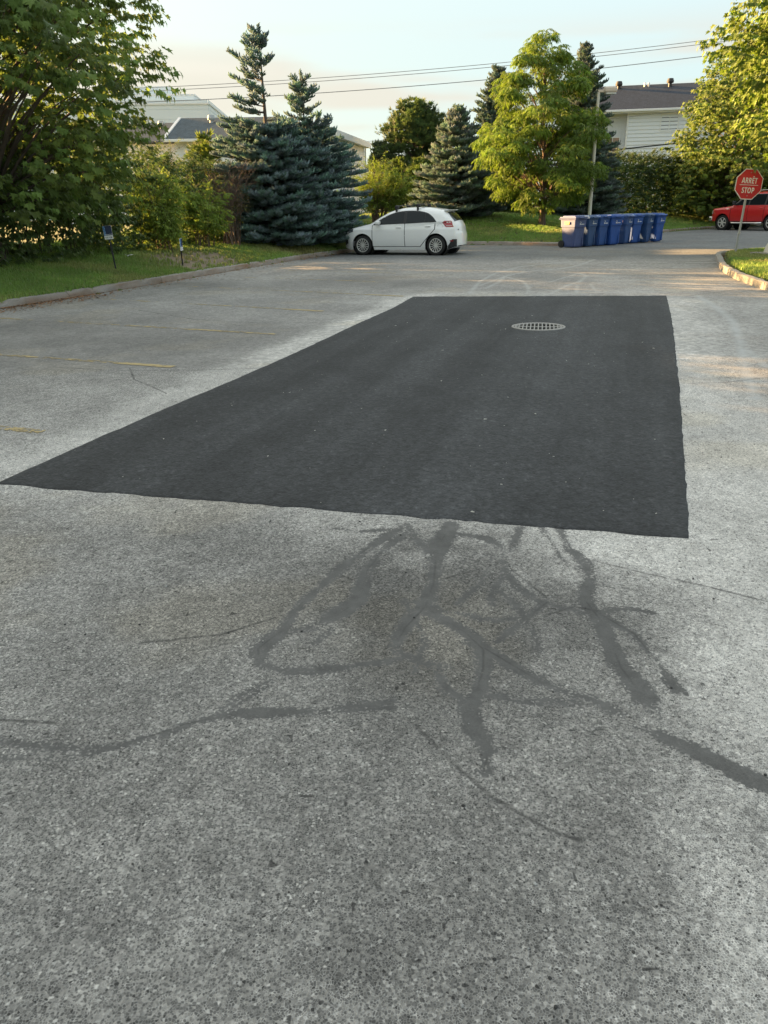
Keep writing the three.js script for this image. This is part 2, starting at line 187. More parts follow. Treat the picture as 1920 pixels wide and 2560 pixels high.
{
  const lot = structure('parking_lot', 'worn grey asphalt parking lot with patched cracks and faded stall lines');
  const bands = [[-2.6, 0, -2.9, -0.4, 2048, 2048, true, 0.0024], [0, 2.6, -2.9, -0.4, 2048, 2048, true, 0.0024], [-5, 0, -7.9, -2.9, 2048, 1536, true, 0.0026], [0, 5, -7.9, -2.9, 2048, 1536, true, 0.0026], [-12, 12, -18.4, -7.9, 2048, 1024, false], [-30, 50, -66, -18.4, 2048, 1280, false]];
  bands.forEach(([x0, x1, z0, z1, W, H, b, scale], n) => {
    const t = lotTexture(x0, x1, z0, z1, W, H, b);
    const m = new THREE.MeshStandardMaterial({ map: t.map, roughness: 0.93 }); if (t.bumpMap) { m.bumpMap = t.bumpMap; m.bumpScale = scale; }
    const s = new THREE.Shape([[x0, -z0], [x1, -z0], [x1, -z1], [x0, -z1]].map((p) => new THREE.Vector2(...p)));
    if (n === 4) { const hole = new THREE.Path(); hole.absarc(GRATE[0], -GRATE[1], 0.33, 0, 2 * Math.PI, true); s.holes.push(hole); }
    const g = new THREE.ShapeGeometry(s, 24), p = g.attributes.position, uv = g.attributes.uv;
    for (let i = 0; i < p.count; i++) uv.setXY(i, (p.getX(i) - x0) / (x1 - x0), (-p.getY(i) - z0) / (z1 - z0));
    g.rotateX(-Math.PI / 2); mesh('asphalt_surface', g, m, lot);
  });
  // the lot to the sides of and behind the camera
  const side = lotTexture(-9.2, -5, -7.9, -3.7, 1024, 1024, false).map; side.wrapS = side.wrapT = THREE.RepeatWrapping;
  const sm = new THREE.MeshStandardMaterial({ map: side, roughness: 0.93 });
  for (const [x0, x1, z0, z1] of [[-30, -2.6, -2.9, -0.4], [2.6, 50, -2.9, -0.4], [-30, -5, -7.9, -2.9], [5, 50, -7.9, -2.9], [-30, -12, -18.4, -7.9], [12, 50, -18.4, -7.9], [-30, 50, -0.4, 30], [50, 110, -66, 30]]) {
    const g = new THREE.PlaneGeometry(x1 - x0, z1 - z0).rotateX(-Math.PI / 2).translate((x0 + x1) / 2, 0, (z0 + z1) / 2), p = g.attributes.position, uv = g.attributes.uv;
    for (let i = 0; i < p.count; i++) uv.setXY(i, p.getX(i) / 4.2, p.getZ(i) / 4.2);
    mesh('asphalt_surface', g, sm, lot);
  }
  // worn painted lines, each a thin sheet with paint missing
  const worn = (seed, keep) => { const t = bytesTexture(512, 32, (i, j, o) => { const x = i / 512 * 4.2, y = j / 32 * 0.12, e = Math.min(j, 31 - j) / 31; const n = 0.55 * fbm(x * 14 + seed, y * 60, 3) + 0.45 * fbm(x * 1.5 + seed * 3, 2, 3); o[0] = ss(keep - 0.05, keep + 0.05, n - (e < 0.12 ? 0.14 : 0)) ; }, { color: false }); return t; };
  const alphas = [worn(3, 0.495), worn(11, 0.53), worn(23, 0.44)];
  const paint = (rgb, a) => std(rgb, 0.85, 0, { alphaMap: a, alphaTest: 0.5 });
  const yellow = alphas.map((a) => paint([0.44, 0.34, 0.17], a)), white = alphas.map((a) => paint([0.50, 0.50, 0.48], a));
  const line = (ax, az, bx, bz, w, m) => { const L = Math.hypot(bx - ax, bz - az), g = new THREE.PlaneGeometry(L, w).rotateX(-Math.PI / 2); const o = mesh('stall_line', g, m, lot); o.position.set((ax + bx) / 2, 0.004, (az + bz) / 2); o.rotation.y = -Math.atan2(bz - az, bx - ax); };
  line(-6.6, -9.8, -2.15, -7.95, 0.12, yellow[0]); line(-5.9, -12.2, -1.35, -10.05, 0.12, yellow[1]); line(-5.1, -14.72, -0.9, -12.35, 0.12, yellow[0]);
  line(-4.1, -17.0, 0.42, -14.3, 0.12, yellow[0]); line(-3.2, -19.05, -0.1, -17.35, 0.12, yellow[1]); line(-2.4, -21.0, 0.4, -19.5, 0.11, yellow[1]); line(-3.6, -5.9, -2.5, -5.5, 0.12, yellow[1]);
  line(6.2, -22.2, 8.95, -21.05, 0.13, white[2]); line(4.1, -17.5, 6.75, -17.2, 0.08, white[1]); line(5.6, -19.0, 7.3, -19.0, 0.08, white[1]); line(-3.0, -23.2, 0.2, -21.9, 0.11, yellow[1]);
}
/* ---------- the new dark patch round the drain ---------- */
{
  const size = 1024, tile = bytesTexture(size, size, (i, j, o) => { const n = tn(i / size * 256, j / size * 256, 256), n2 = tn(i / size * 90 + 3, j / size * 90, 90), r = h2(i + 5000, j); let a = 0.034 * (0.05 + 0.8 * n + 0.75 * n2 + 0.45 * r); if (n > 0.90 && r > 0.3) a = 0.075; if (n2 > 0.9) a *= 1.35; o[0] = a * 0.96; o[1] = a; o[2] = a * 1.03; }, { repeat: true });
  const btile = bytesTexture(size, size, (i, j, o) => { o[0] = 0.6 * tn(i / size * 256, j / size * 256, 256) + 0.4 * tn(i / size * 120 + 3, j / size * 120, 120); }, { color: false, repeat: true });
  const mat = new THREE.MeshStandardMaterial({ map: tile, bumpMap: btile, bumpScale: 0.003, roughness: 0.82, vertexColors: true });
  const along = (line) => { const c = [0]; for (let i = 1; i < line.length; i++) c.push(c[i - 1] + Math.hypot(line[i][0] - line[i - 1][0], line[i][1] - line[i - 1][1])); return (t) => { const s = t * c[c.length - 1]; let i = 1; while (i < c.length - 1 && c[i] < s) i++; const f = clamp((s - c[i - 1]) / (c[i] - c[i - 1])); return [lerp(line[i - 1][0], line[i][0], f), lerp(line[i - 1][1], line[i][1], f)]; }; };
  const Lf = along(PATCH_L), Rf = along(PATCH_R), R = 300, C = 170, pos = [], uv = [], col = [], idx = [], TOP = 0.005;
  const vert = (x, y, z, c) => { pos.push(x, y, z); uv.push(x / 2.2, z / 2.2); col.push(c * 1.01, c, c * 1.01); return pos.length / 3 - 1; };
  for (let r = 0; r <= R; r++) { const t = r / R, [lx, lz] = Lf(t), [rx, rz] = Rf(t);
    for (let c = 0; c <= C; c++) { let s = c / C, x = lerp(lx, rx, s), z = lerp(lz, rz, s); const edge = (c === 0 || c === C || r === 0 || r === R);
      if (c === 0) x += 0.025 * (fbm(z * 5, 4, 4) - 0.5); if (c === C) x += 0.022 * (fbm(z * 9, 14, 5) - 0.5); if (r === 0) z += 0.035 * (fbm(x * 9, 3, 5) - 0.5); if (r === R) z += 0.06 * (vn(x * 9, 3) - 0.5);
      const q = x + z * 0.31, k = 1 + 0.95 * (fbm(q * 2.6, z * 0.13 + 4, 4) - 0.5) + 0.5 * (fbm(q * 9, z * 0.35, 3) - 0.5) + 0.6 * (fbm(x * 2.7, z * 2.1, 3) - 0.5);
      vert(x, edge ? TOP * 0.7 : TOP, z, k); } }
  const at = (r, c) => r * (C + 1) + c;
  for (let r = 0; r < R; r++) for (let c = 0; c < C; c++) { const a = at(r, c), b = at(r, c + 1), d = at(r + 1, c), e = at(r + 1, c + 1), mx = (pos[a * 3] + pos[e * 3]) / 2 - GRATE[0], mz = (pos[a * 3 + 2] + pos[e * 3 + 2]) / 2 - GRATE[1]; if (Math.hypot(mx, mz) < 0.315) continue; idx.push(a, b, e, a, e, d); }
  const rim = []; for (let c = 0; c <= C; c++) rim.push(at(0, c)); for (let r = 1; r <= R; r++) rim.push(at(r, C)); for (let c = C - 1; c >= 0; c--) rim.push(at(R, c)); for (let r = R - 1; r >= 1; r--) rim.push(at(r, 0));
  const low = rim.map((v) => vert(pos[v * 3], -0.01, pos[v * 3 + 2], 1)); rim.forEach((v, i) => { const n = (i + 1) % rim.length; idx.push(v, low[i], low[n], v, low[n], rim[n]); });
  const g = new THREE.BufferGeometry(); g.setAttribute('position', new THREE.Float32BufferAttribute(pos, 3)); g.setAttribute('uv', new THREE.Float32BufferAttribute(uv, 2)); g.setAttribute('color', new THREE.Float32BufferAttribute(col, 3)); g.setIndex(idx); g.computeVertexNormals();
  tag(mesh('asphalt_patch', g, mat), 'long fresh dark asphalt patch around the round drain', null, null, 'structure');
  // small pale chips scattered on the patch and the lane
  const chipG = merge([new THREE.BoxGeometry(0.030, 0.004, 0.009), new THREE.BoxGeometry(0.016, 0.005, 0.010).rotateY(0.5).translate(0.006, 0.001, 0.004)]), rand = rng(77), n = 170;
  const chips = new THREE.InstancedMesh(chipG, std([0.55, 0.53, 0.47], 0.9), n), M = new THREE.Matrix4(), Q = new THREE.Quaternion(), E = new THREE.Euler(), P = new THREE.Vector3(), S = new THREE.Vector3();
  for (let i = 0; i < n; i++) { let x, z; do { x = lerp(-2.4, 5, rand()); z = lerp(-14, -3.4, Math.pow(rand(), 1.0)); } while (!polyHit(PATCH_RING, x, z)); const s = 0.22 + 0.6 * Math.pow(rand(), 5); M.compose(P.set(x, TOP + 0.002, z), Q.setFromEuler(E.set(0, rand() * 6.3, 0)), S.set(s, s, s)); chips.setMatrixAt(i, M); }
  chips.name = 'wood_chips'; tag(chips, 'tiny pale wood chips scattered over the dark patch', 'chips', null, 'stuff'); chips.castShadow = chips.receiveShadow = true; scene.add(chips);
}
{ // loose grit on the old asphalt
  const rand = rng(91), spots = [], g = new THREE.IcosahedronGeometry(1, 0); g.scale(1, 0.6, 0.8);
  for (let i = 0; i < 900; i++) { const z = -lerp(0.9, 6.5, Math.pow(rand(), 1.3)), x = lerp(-0.62, 0.62, rand()) * (1 - z); if (polyHit(PATCH_RING, x, z) && rand() < 0.85) continue; const near = lineDist(PATCH_NEAR, x, z) < 0.15, s = (0.0018 + 0.0042 * Math.pow(rand(), 3)) * (near ? 1.3 : 1), t = rand() < 0.45 ? 0.04 : 0.15 + 0.25 * rand(); spots.push([x, s * 0.45, z, rand() * 6.3, s, t * 1.02, t, t * 0.95]); }
  GRIT = [g, spots];
}
/* ---------- round storm drain ---------- */
{
  const iron = std([0.33, 0.315, 0.29], 0.75, 0.0), t = thing('storm_drain', 'round slotted iron drain grate set in the dark patch', 'drain', [GRATE[0], 0.006, GRATE[1]], -0.2); t.scale.set(0.89, 1, 0.89);
  const lathe = (pts) => new THREE.LatheGeometry(pts.map((p) => new THREE.Vector2(...p)), 64);
  mesh('frame', lathe([[0.358, -0.02], [0.358, 0.004], [0.362, 0.007], [0.388, 0.007], [0.392, 0.004], [0.392, -0.012]]), iron, t);
  const grate = mesh('grate', lathe([[0.326, -0.008], [0.326, 0.004], [0.329, 0.007], [0.346, 0.007], [0.349, 0.004], [0.349, -0.008], [0.326, -0.008]]), iron, t);
  for (let k = -5; k <= 5; k++) { const x = k * 0.056, h = Math.sqrt(0.325 ** 2 - x * x); mesh('bar', rbox(0.018, 0.014, 2 * h, 0.003, x, 0.0, 0), iron, grate); }
  mesh('cross_bar', rbox(0.65, 0.013, 0.045, 0.003, 0, -0.001, 0.0), iron, grate);
  mesh('shaft', new THREE.CylinderGeometry(0.372, 0.372, 1.38, 32, 1, true).translate(0, -0.72, 0), std([0.24, 0.23, 0.21], 0.95, 0, { side: THREE.DoubleSide }), t);
  mesh('sump', new THREE.CircleGeometry(0.38, 32).rotateX(-Math.PI / 2).translate(0, -1.4, 0), std([0.30, 0.27, 0.22], 0.2), t);
}

/* ---------- grass banks, kerbs ---------- */
const BANK = [...LEFT_KERB, [70, -140], [-90, -140], [-90, 8]];
const ISLAND = [...ISLAND_KERB, [60, 6]];
const bankTop = (x, z) => lerp(0.62, 1.30, ss(-5.0, 1.5, x)) - 0.35 * ss(12, 24, x) + 0.16 * (fbm(x * 0.3, z * 0.3, 3) - 0.5);
function bankY(x, z) { const d = lineDist(LEFT_KERB, x, z); if (!polyHit(BANK, x, z)) return -0.06; const top = bankTop(x, z); if (d < 0.10) return -0.06; if (d < 0.18) return 0.10; const rise = 0.165 * (d - 0.16), y = 0.112 + top * (1 - Math.exp(-rise / top * (1 + 0.35 * rise / top))); return y + 0.05 * (fbm(x * 1.1, z * 1.1, 3) - 0.5) * ss(0.2, 1, d) + 0.015 * (vn(x * 6, z * 6) - 0.5); }
function islandY(x, z) { const d = lineDist(ISLAND_KERB, x, z); if (!polyHit(ISLAND, x, z)) return -0.06; if (d < 0.10) return -0.06; if (d < 0.18) return 0.10; return 0.115 + 0.03 * ss(0.2, 2, d) + 0.02 * (fbm(x * 1.3, z * 1.3, 3) - 0.5); }
// bare trampled soil under the shrubs beside the signs
const bare = (x, z) => clamp(Math.max(1 - ss(0.6, 1.9, Math.hypot((x + 5.0) / 1.15, (z + 21.6) / 2.0) + 1.0 * (fbm(x * 1.5, z * 1.5, 3) - 0.5)), 0.85 * (1 - ss(0.5, 1.6, Math.hypot((x + 2.7) / 1.1, (z + 27.2) / 1.5) + 0.8 * (fbm(x * 1.7, z * 1.5, 3) - 0.5)))) );
function axis(list) { const a = []; for (const [from, to, step] of list) for (let v = from; v < to - 1e-6; v += step) a.push(v); a.push(list[list.length - 1][1]); return a; }
function terrain(name, label, xs, zs, Y, inside, soil, mat) {
  const pos = [], col = [], uv = [], idx = [], nz = zs.length;
  for (const x of xs) for (const z of zs) { pos.push(x, Y(x, z), z); uv.push(x / 1.5, z / 1.5); const s = soil ? soil(x, z) : 0, k = 0.72 + 0.55 * fbm(x * 1.9, z * 1.9, 4), dry = ss(0.5, 0.75, fbm(x * 0.7 + 9, z * 0.7, 3)) * 0.5; col.push(lerp(lerp(0.10, 0.16, dry), 0.30, s) * k, lerp(lerp(0.135, 0.15, dry), 0.235, s) * k, lerp(0.034, 0.165, s) * k); }
  for (let i = 0; i < xs.length - 1; i++) for (let j = 0; j < nz - 1; j++) { const a = i * nz + j, b = a + 1, c = a + nz, d = c + 1; if (![a, b, c, d].some((v) => inside(pos[v * 3], pos[v * 3 + 2]))) continue; idx.push(a, b, d, a, d, c); }
  const g = new THREE.BufferGeometry(); g.setAttribute('position', new THREE.Float32BufferAttribute(pos, 3)); g.setAttribute('color', new THREE.Float32BufferAttribute(col, 3)); g.setAttribute('uv', new THREE.Float32BufferAttribute(uv, 2)); g.setIndex(idx); g.computeVertexNormals();
  return tag(mesh(name, g, mat), label, null, null, 'structure');
}
const soilTile = noiseTile(512, 0.72, 0.55, [[16, 0.3], [64, 0.4], [200, 0.5]]);
const soilMat = new THREE.MeshStandardMaterial({ vertexColors: true, map: soilTile, roughness: 1 });
terrain('grass_bank', 'grassy bank and mound behind the kerb', axis([[-60, -16, 2], [-16, 22, 0.22], [22, 70, 1.2]]), axis([[-110, -60, 2.5], [-60, -6, 0.22], [-6, 8, 0.8]]), bankY, (x, z) => polyHit(BANK, x, z), bare, soilMat);
terrain('grass_island', 'flat grass island beside the stop sign', axis([[6.5, 14, 0.2], [14, 60, 1.5]]), axis([[-26.5, -12, 0.2], [-12, 6, 0.8]]), islandY, (x, z) => polyHit(ISLAND, x, z), null, soilMat);
{ const s = new THREE.Shape([[-700, -500], [700, -500], [700, 900], [-700, 900]].map((p) => new THREE.Vector2(...p))), hole = new THREE.Path(); hole.absarc(GRATE[0], -GRATE[1], 0.33, 0, 2 * Math.PI, true); s.holes.push(hole); const g = new THREE.ShapeGeometry(s, 24).rotateX(-Math.PI / 2).translate(0, -0.08, 0); tag(mesh('ground', g, std([0.07, 0.09, 0.035], 1)), 'flat ground reaching to the horizon', null, null, 'structure'); }

function kerb(name, label, line, from, to, stain) {
  const top = structure(name, label), prof = [[-0.005, -0.03], [0.0, 0.055], [0.012, 0.112], [0.03, 0.132], [0.135, 0.136], [0.16, 0.125], [0.165, -0.03]];   // [inward, up]
  const c = new THREE.CatmullRomCurve3(line.map(([x, z]) => new THREE.Vector3(x, 0, z)), false, 'centripetal'); c.arcLengthDivisions = 2000;
  const L = c.getLength(), mat = new THREE.MeshStandardMaterial({ vertexColors: true, roughness: 0.95, map: noiseTile(512, 0.8, 0.30, [[12, 0.4], [60, 0.4], [180, 0.5]]) });
  const rand = rng(line.length * 7 + 1); let s = 0;
  const N = new THREE.Vector3();
  while (s < L - 0.5) {
    const len = Math.min(2.6 + rand() * 0.8, L - s), mid = c.getPointAt((s + len / 2) / L);
    if (mid.z < from && mid.z > to) {
      const n = Math.max(6, Math.round(len / 0.12)), pos = [], col = [], uv = [], idx = [], lift = 0.012 * (rand() - 0.5), shift = 0.014 * (rand() - 0.5), tone = 0.9 + 0.2 * rand();
      for (let i = 0; i <= n; i++) { const q = s + 0.006 + (len - 0.012) * i / n, u = clamp(q / L), p = c.getPointAt(u), t = c.getTangentAt(u); N.set(-t.z, 0, t.x); if (stain.flip) N.negate();
        prof.forEach(([a, y], k) => { const chip = (k === 2 || k === 3) ? 0.05 * Math.pow(vn(q * 5 + 3, 7), 6) : 0, w = a + shift + 0.008 * (vn(q * 9, k) - 0.5) + chip; const x = p.x - N.x * w, z = p.z - N.z * w; pos.push(x, y + (k ? lift : 0) - chip * 0.6 + 0.006 * (vn(q * 11 + 5, k) - 0.5), z); uv.push(q / 1.2, (k * 0.05 + y) / 1.2);
          const d = (k <= 2 ? stain.face : stain.top) * clamp(1.5 * fbm(q * 1.6 + 3, k * 1.3, 3) - 0.22), gr = tone * (0.85 + 0.35 * fbm(q * 3.1, k * 2.2 + 9, 3)); col.push(lerp(0.36, 0.27, d) * gr, lerp(0.345, 0.170, d) * gr, lerp(0.315, 0.105, d) * gr); }); }
      const m = prof.length; for (let i = 0; i < n; i++) for (let k = 0; k < m - 1; k++) { const a = i * m + k, b = a + 1, d = a + m, e = d + 1; stain.flip ? idx.push(a, e, b, a, d, e) : idx.push(a, b, e, a, e, d); }
      for (const o of [0, n * m]) for (let k = 1; k < m - 1; k++) idx.push(o, o + k, o + k + 1);
      const g = new THREE.BufferGeometry(); g.setAttribute('position', new THREE.Float32BufferAttribute(pos, 3)); g.setAttribute('uv', new THREE.Float32BufferAttribute(uv, 2)); g.setAttribute('color', new THREE.Float32BufferAttribute(col, 3)); g.setIndex(idx);
      const gg = toCreasedNormals(g, 0.6); mesh('kerb_section', gg, mat, top);
    }
    s += len;
  }
}
kerb('bank_kerb', 'long concrete kerb along the grass bank with rusty brown face', LEFT_KERB, 9, -62, { face: 1.0, top: 0.30 });
kerb('island_kerb', 'pale concrete kerb curving round the grass island', ISLAND_KERB, 7, -60, { face: 0.30, top: 0.10 });

/* ---------- grass blades ---------- */
const bladeMat = new THREE.MeshPhysicalMaterial({ color: 0xffffff, roughness: 0.95, transmission: 0.35, thickness: 0, side: THREE.DoubleSide });
function tuft(seed, n, h, spread) {
  const r = rng(seed), pos = [];
  for (let i = 0; i < n; i++) { const a = r() * 6.283, x = (r() - 0.5) * spread, z = (r() - 0.5) * spread, w = 0.0055 + 0.004 * r(), hh = h * (0.55 + 0.6 * r()), lean = 0.55 * hh * r(), ca = Math.cos(a), sa = Math.sin(a), px = -sa * w, pz = ca * w, mx = x + ca * lean * 0.4, mz = z + sa * lean * 0.4, tx = x + ca * lean, tz = z + sa * lean;
    pos.push(x - px, -0.01, z - pz, x + px, -0.01, z + pz, mx + px * 0.8, hh * 0.6, mz + pz * 0.8, x - px, -0.01, z - pz, mx + px * 0.8, hh * 0.6, mz + pz * 0.8, mx - px * 0.8, hh * 0.6, mz - pz * 0.8, mx - px * 0.8, hh * 0.6, mz - pz * 0.8, mx + px * 0.8, hh * 0.6, mz + pz * 0.8, tx, hh, tz); }
  const g = new THREE.BufferGeometry(); g.setAttribute('position', new THREE.Float32BufferAttribute(pos, 3)); g.computeVertexNormals(); return g;
}
function scatter(name, label, category, geo, mat, spots, parent, kind = 'stuff') {   // spots: [x, y, z, yaw, scale, r, g, b]
  const o = new THREE.InstancedMesh(geo, mat, spots.length), M = new THREE.Matrix4(), Q = new THREE.Quaternion(), E = new THREE.Euler(), P = new THREE.Vector3(), S = new THREE.Vector3(), C = new THREE.Color();
  spots.forEach(([x, y, z, a, s, r, g, b, tx = 0, tz = 0], i) => { M.compose(P.set(x, y, z), Q.setFromEuler(E.set(tx, a, tz)), S.set(s, s, s)); o.setMatrixAt(i, M); o.setColorAt(i, C.setRGB(r, g, b)); });
  o.name = parent ? name : numbered(name); o.castShadow = o.receiveShadow = true; o.userData.kind = kind; if (label) o.userData.label = label; if (category) o.userData.category = category; (parent || scene).add(o); return o;
}
{
  const rand = rng(5), bank = [], isle = [];
  const tone = (x, z, dryness = 0) => { const k = 0.75 + 0.5 * fbm(x * 1.7 + 3, z * 1.7, 3) + 0.25 * (rand() - 0.5), dry = ss(0.48, 0.72, fbm(x * 0.6 + 9, z * 0.6, 3)) * 0.6 + (rand() < 0.12 ? 0.5 : 0) + dryness; return [lerp(0.20, 0.36, clamp(dry)) * k, lerp(0.325, 0.345, clamp(dry)) * k, lerp(0.054, 0.115, clamp(dry)) * k]; };
  const put = (list, x, z, y, s, dry) => list.push([x, y, z, rand() * 6.283, s, ...tone(x, z, dry)]);
  for (let i = 0; i < 150000; i++) { const x = lerp(-9.5, 24, rand()), z = lerp(-54, -11, rand()); if (x < 0.46 * z - 1.2) continue; if (!polyHit(BANK, x, z)) continue; const d = lineDist(LEFT_KERB, x, z); if (d < 0.12 || d > 11) continue; if (z < -36 && rand() < 0.35) continue; const b = bare(x, z); if (rand() < b * 0.95) continue; put(bank, x, z, bankY(x, z), 0.8 + 0.7 * rand(), b * 0.4); }
  for (let i = 0; i < 26000; i++) { const d0 = lerp(0.10, 4.2, Math.pow(rand(), 1.2)), k = Math.floor(lerp(3, 9, rand())), f = rand(), [ax, az] = LEFT_KERB[k], [bx, bz] = LEFT_KERB[k + 1], L = Math.hypot(bx - ax, bz - az), x = lerp(ax, bx, f) + (bz - az) / L * d0, z = lerp(az, bz, f) - (bx - ax) / L * d0; if (!polyHit(BANK, x, z)) continue; const b = bare(x, z); if (rand() < b * 0.95) continue; put(bank, x, z, bankY(x, z), 0.8 + 0.6 * rand(), b * 0.4); }
  for (let i = 0; i < 42000; i++) { const x = lerp(6.8, 14, rand()), z = lerp(-26, -11, rand()); if (!polyHit(ISLAND, x, z)) continue; const d = lineDist(ISLAND_KERB, x, z); if (d < 0.14) continue; put(isle, x, z, islandY(x, z), 0.7 + 0.6 * rand(), 0.02); }
  scatter('bank_grass', 'mown green grass on the bank and mound', 'grass', tuft(3, 9, 0.085, 0.14), bladeMat, bank);
  scatter('island_grass', 'bright mown grass on the island beside the stop sign', 'grass', tuft(4, 9, 0.075, 0.13), bladeMat, isle);
  scatter('loose_grit', 'loose dark and pale grit lying on the old asphalt', 'grit', GRIT[0], std([1, 1, 1], 0.9), GRIT[1]);
  // dead leaves gathered against the kerbs
  const leafG = new THREE.BufferGeometry(); leafG.setAttribute('position', new THREE.Float32BufferAttribute([-0.5, 0, 0, 0, 0.10, 0.32, 0.55, 0.05, 0, -0.5, 0, 0, 0.55, 0.05, 0, 0.05, 0.14, -0.34], 3)); leafG.computeVertexNormals();
  const dead = std([1, 1, 1], 0.95, 0, { side: THREE.DoubleSide }), litter = [], litter2 = [];
  const along = (line, from, to, n, reach, list, sgn) => { for (let i = 0; i < n; i++) { const k = Math.floor(lerp(from, to, rand())), f = rand(), [ax, az] = line[k], [bx, bz] = line[k + 1], L = Math.hypot(bx - ax, bz - az), d = reach * Math.pow(rand(), 2.2) + 0.01, x = lerp(ax, bx, f) - sgn * (bz - az) / L * d, z = lerp(az, bz, f) + sgn * (bx - ax) / L * d, t = 0.6 + 0.8 * rand(); list.push([x, 0.008 + 0.012 * rand(), z, rand() * 6.3, 0.03 + 0.035 * rand(), 0.30 * t, 0.165 * t, 0.085 * t, 0.5 * (rand() - 0.5), 0.5 * (rand() - 0.5)]); } };
  along(ISLAND_KERB, 5, 8, 1100, 0.85, litter, 1); along(ISLAND_KERB, 7, 9, 500, 1.0, litter, 1); along(LEFT_KERB, 3, 8, 900, 0.5, litter2, 1); along(LEFT_KERB, 3, 5, 700, 0.7, litter2, 1);
  scatter('dead_leaves', 'brown dead leaves drifted against the island kerb', 'leaves', leafG, dead, litter);
  scatter('dead_leaves', 'brown dead leaves lying along the rusty bank kerb', 'leaves', leafG, dead, litter2);
}

/* ---------- leaves, sprays and trees ---------- */
const V = (x, y, z) => new THREE.Vector3(x, y, z);
const leafMat = (trans = 0.50) => new THREE.MeshPhysicalMaterial({ color: 0xffffff, roughness: 0.9, transmission: trans, thickness: 0, side: THREE.DoubleSide, specularIntensity: 0.5 });
const LEAF = leafMat(), NEEDLE = leafMat(0.40);
const bark = (rgb) => new THREE.MeshStandardMaterial({ color: new THREE.Color().setRGB(...rgb), roughness: 0.95, map: barkTile, bumpMap: barkTile, bumpScale: 0.02 });
const barkTile = bytesTexture(256, 256, (i, j, o) => { const v = 0.45 + 0.55 * (0.6 * tn(i / 256 * 24, j / 256 * 6, 6 * 4) + 0.4 * tn(i / 256 * 60, j / 256 * 20, 60)); o[0] = o[1] = o[2] = v; }, { repeat: true });
const MAPLE_OUT = [[0, 0], [0.16, 0.10], [0.50, 0.16], [0.34, 0.40], [0.56, 0.70], [0.20, 0.60], [0, 1.05], [-0.20, 0.60], [-0.56, 0.70], [-0.34, 0.40], [-0.50, 0.16], [-0.16, 0.10]];
const OVAL_OUT = [[0, 0], [0.22, 0.28], [0.25, 0.58], [0, 1.05], [-0.25, 0.58], [-0.22, 0.28]];
const LANCE_OUT = [[0, 0], [0.15, 0.30], [0.13, 0.62], [0, 1.08], [-0.13, 0.62], [-0.15, 0.30]];
function leafTris(out, pos, base, dir, nrm, size, fold, droop) {     // one leaf: a folded, drooping fan
  const side = V(0, 0, 0).crossVectors(dir, nrm).normalize(), p = ([x, y]) => base.clone().addScaledVector(side, x * size).addScaledVector(dir, y * size).addScaledVector(nrm, (fold * Math.abs(x) - droop * y * y) * size);
  const c = p([0, 0.42]), pts = out.map(p); for (let i = 0; i < pts.length; i++) { const a = pts[i], b = pts[(i + 1) % pts.length]; pos.push(c.x, c.y, c.z, a.x, a.y, a.z, b.x, b.y, b.z); }
}
function geoOf(pos) { const g = new THREE.BufferGeometry(); g.setAttribute('position', new THREE.Float32BufferAttribute(pos, 3)); g.computeVertexNormals(); return g; }
function spray(seed, out, n, size, twig, hang = 0.8) {               // leaves along a twig that points to +x
  const r = rng(seed), pos = [];
  for (let i = 0; i < n; i++) { const t = (i + 0.6) / n, a = r() * 6.283, base = V(twig * t, -0.10 * t * t * twig + 0.04 * (r() - 0.5), 0.06 * (r() - 0.5)); const dir = V(0.45 + 0.5 * r(), -hang * (0.35 + r()), 1.5 * (r() - 0.5)).normalize(); base.addScaledVector(dir, 0.03); const up = V(0.5 * (r() - 0.3), 1, 0.8 * (r() - 0.5)), nrm = up.addScaledVector(dir, -up.dot(dir)).normalize(); leafTris(out, pos, base, dir, nrm, size * (0.7 + 0.5 * r()), 0.12 + 0.2 * r(), 0.15 + 0.3 * r()); }
  return geoOf(pos);
}
function compound(seed, n, size) {                                   // hanging compound leaves of paired leaflets
  const r = rng(seed), pos = [];
  for (let i = 0; i < n; i++) { const a = (i / n + 0.12 * r()) * 6.283, out = V(Math.cos(a) * 0.6 + 0.6, 0, Math.sin(a)).normalize();
    for (let k = 0; k < 7; k++) { const t = 0.25 + 0.75 * Math.floor((k + 1) / 2) / 3, s = k === 6 ? 0 : (k % 2 ? 1 : -1), base = V(0, 0, 0).addScaledVector(out, 0.26 * t); base.y += 0.05 * t - 0.20 * t * t; const side = V(-out.z, 0, out.x), dir = out.clone().addScaledVector(side, 0.9 * s).add(V(0, -0.75 - 0.5 * r(), 0)).normalize(), up = V(0.4 * (r() - 0.5), 1, 0.4 * (r() - 0.5)), nrm = up.addScaledVector(dir, -up.dot(dir)).normalize(); leafTris(LANCE_OUT, pos, base, dir, nrm, size * (0.8 + 0.4 * r()), 0.2, 0.3); } }
  return geoOf(pos);
}
function shootTris(pos, a, b, w) {                                   // a needled shoot: three crossed tapering strips with ragged tips
  const d = b.clone().sub(a), L = d.length(); d.normalize(); const u = V(0, 1, 0).cross(d).normalize(), v = d.clone().cross(u);
  for (let k = 0; k < 3; k++) { const t = k * Math.PI / 3, s = u.clone().multiplyScalar(Math.cos(t)).addScaledVector(v, Math.sin(t)); const q = (f, g) => a.clone().addScaledVector(d, f * L).addScaledVector(s, g * w); for (const [A, B, C] of [[q(0, 0.45), q(0, -0.45), q(0.75, -1)], [q(0, 0.45), q(0.75, -1), q(0.75, 1)], [q(0.6, 0.9), q(0.6, -0.9), q(1.12, 0)]]) pos.push(A.x, A.y, A.z, B.x, B.y, B.z, C.x, C.y, C.z); }
}
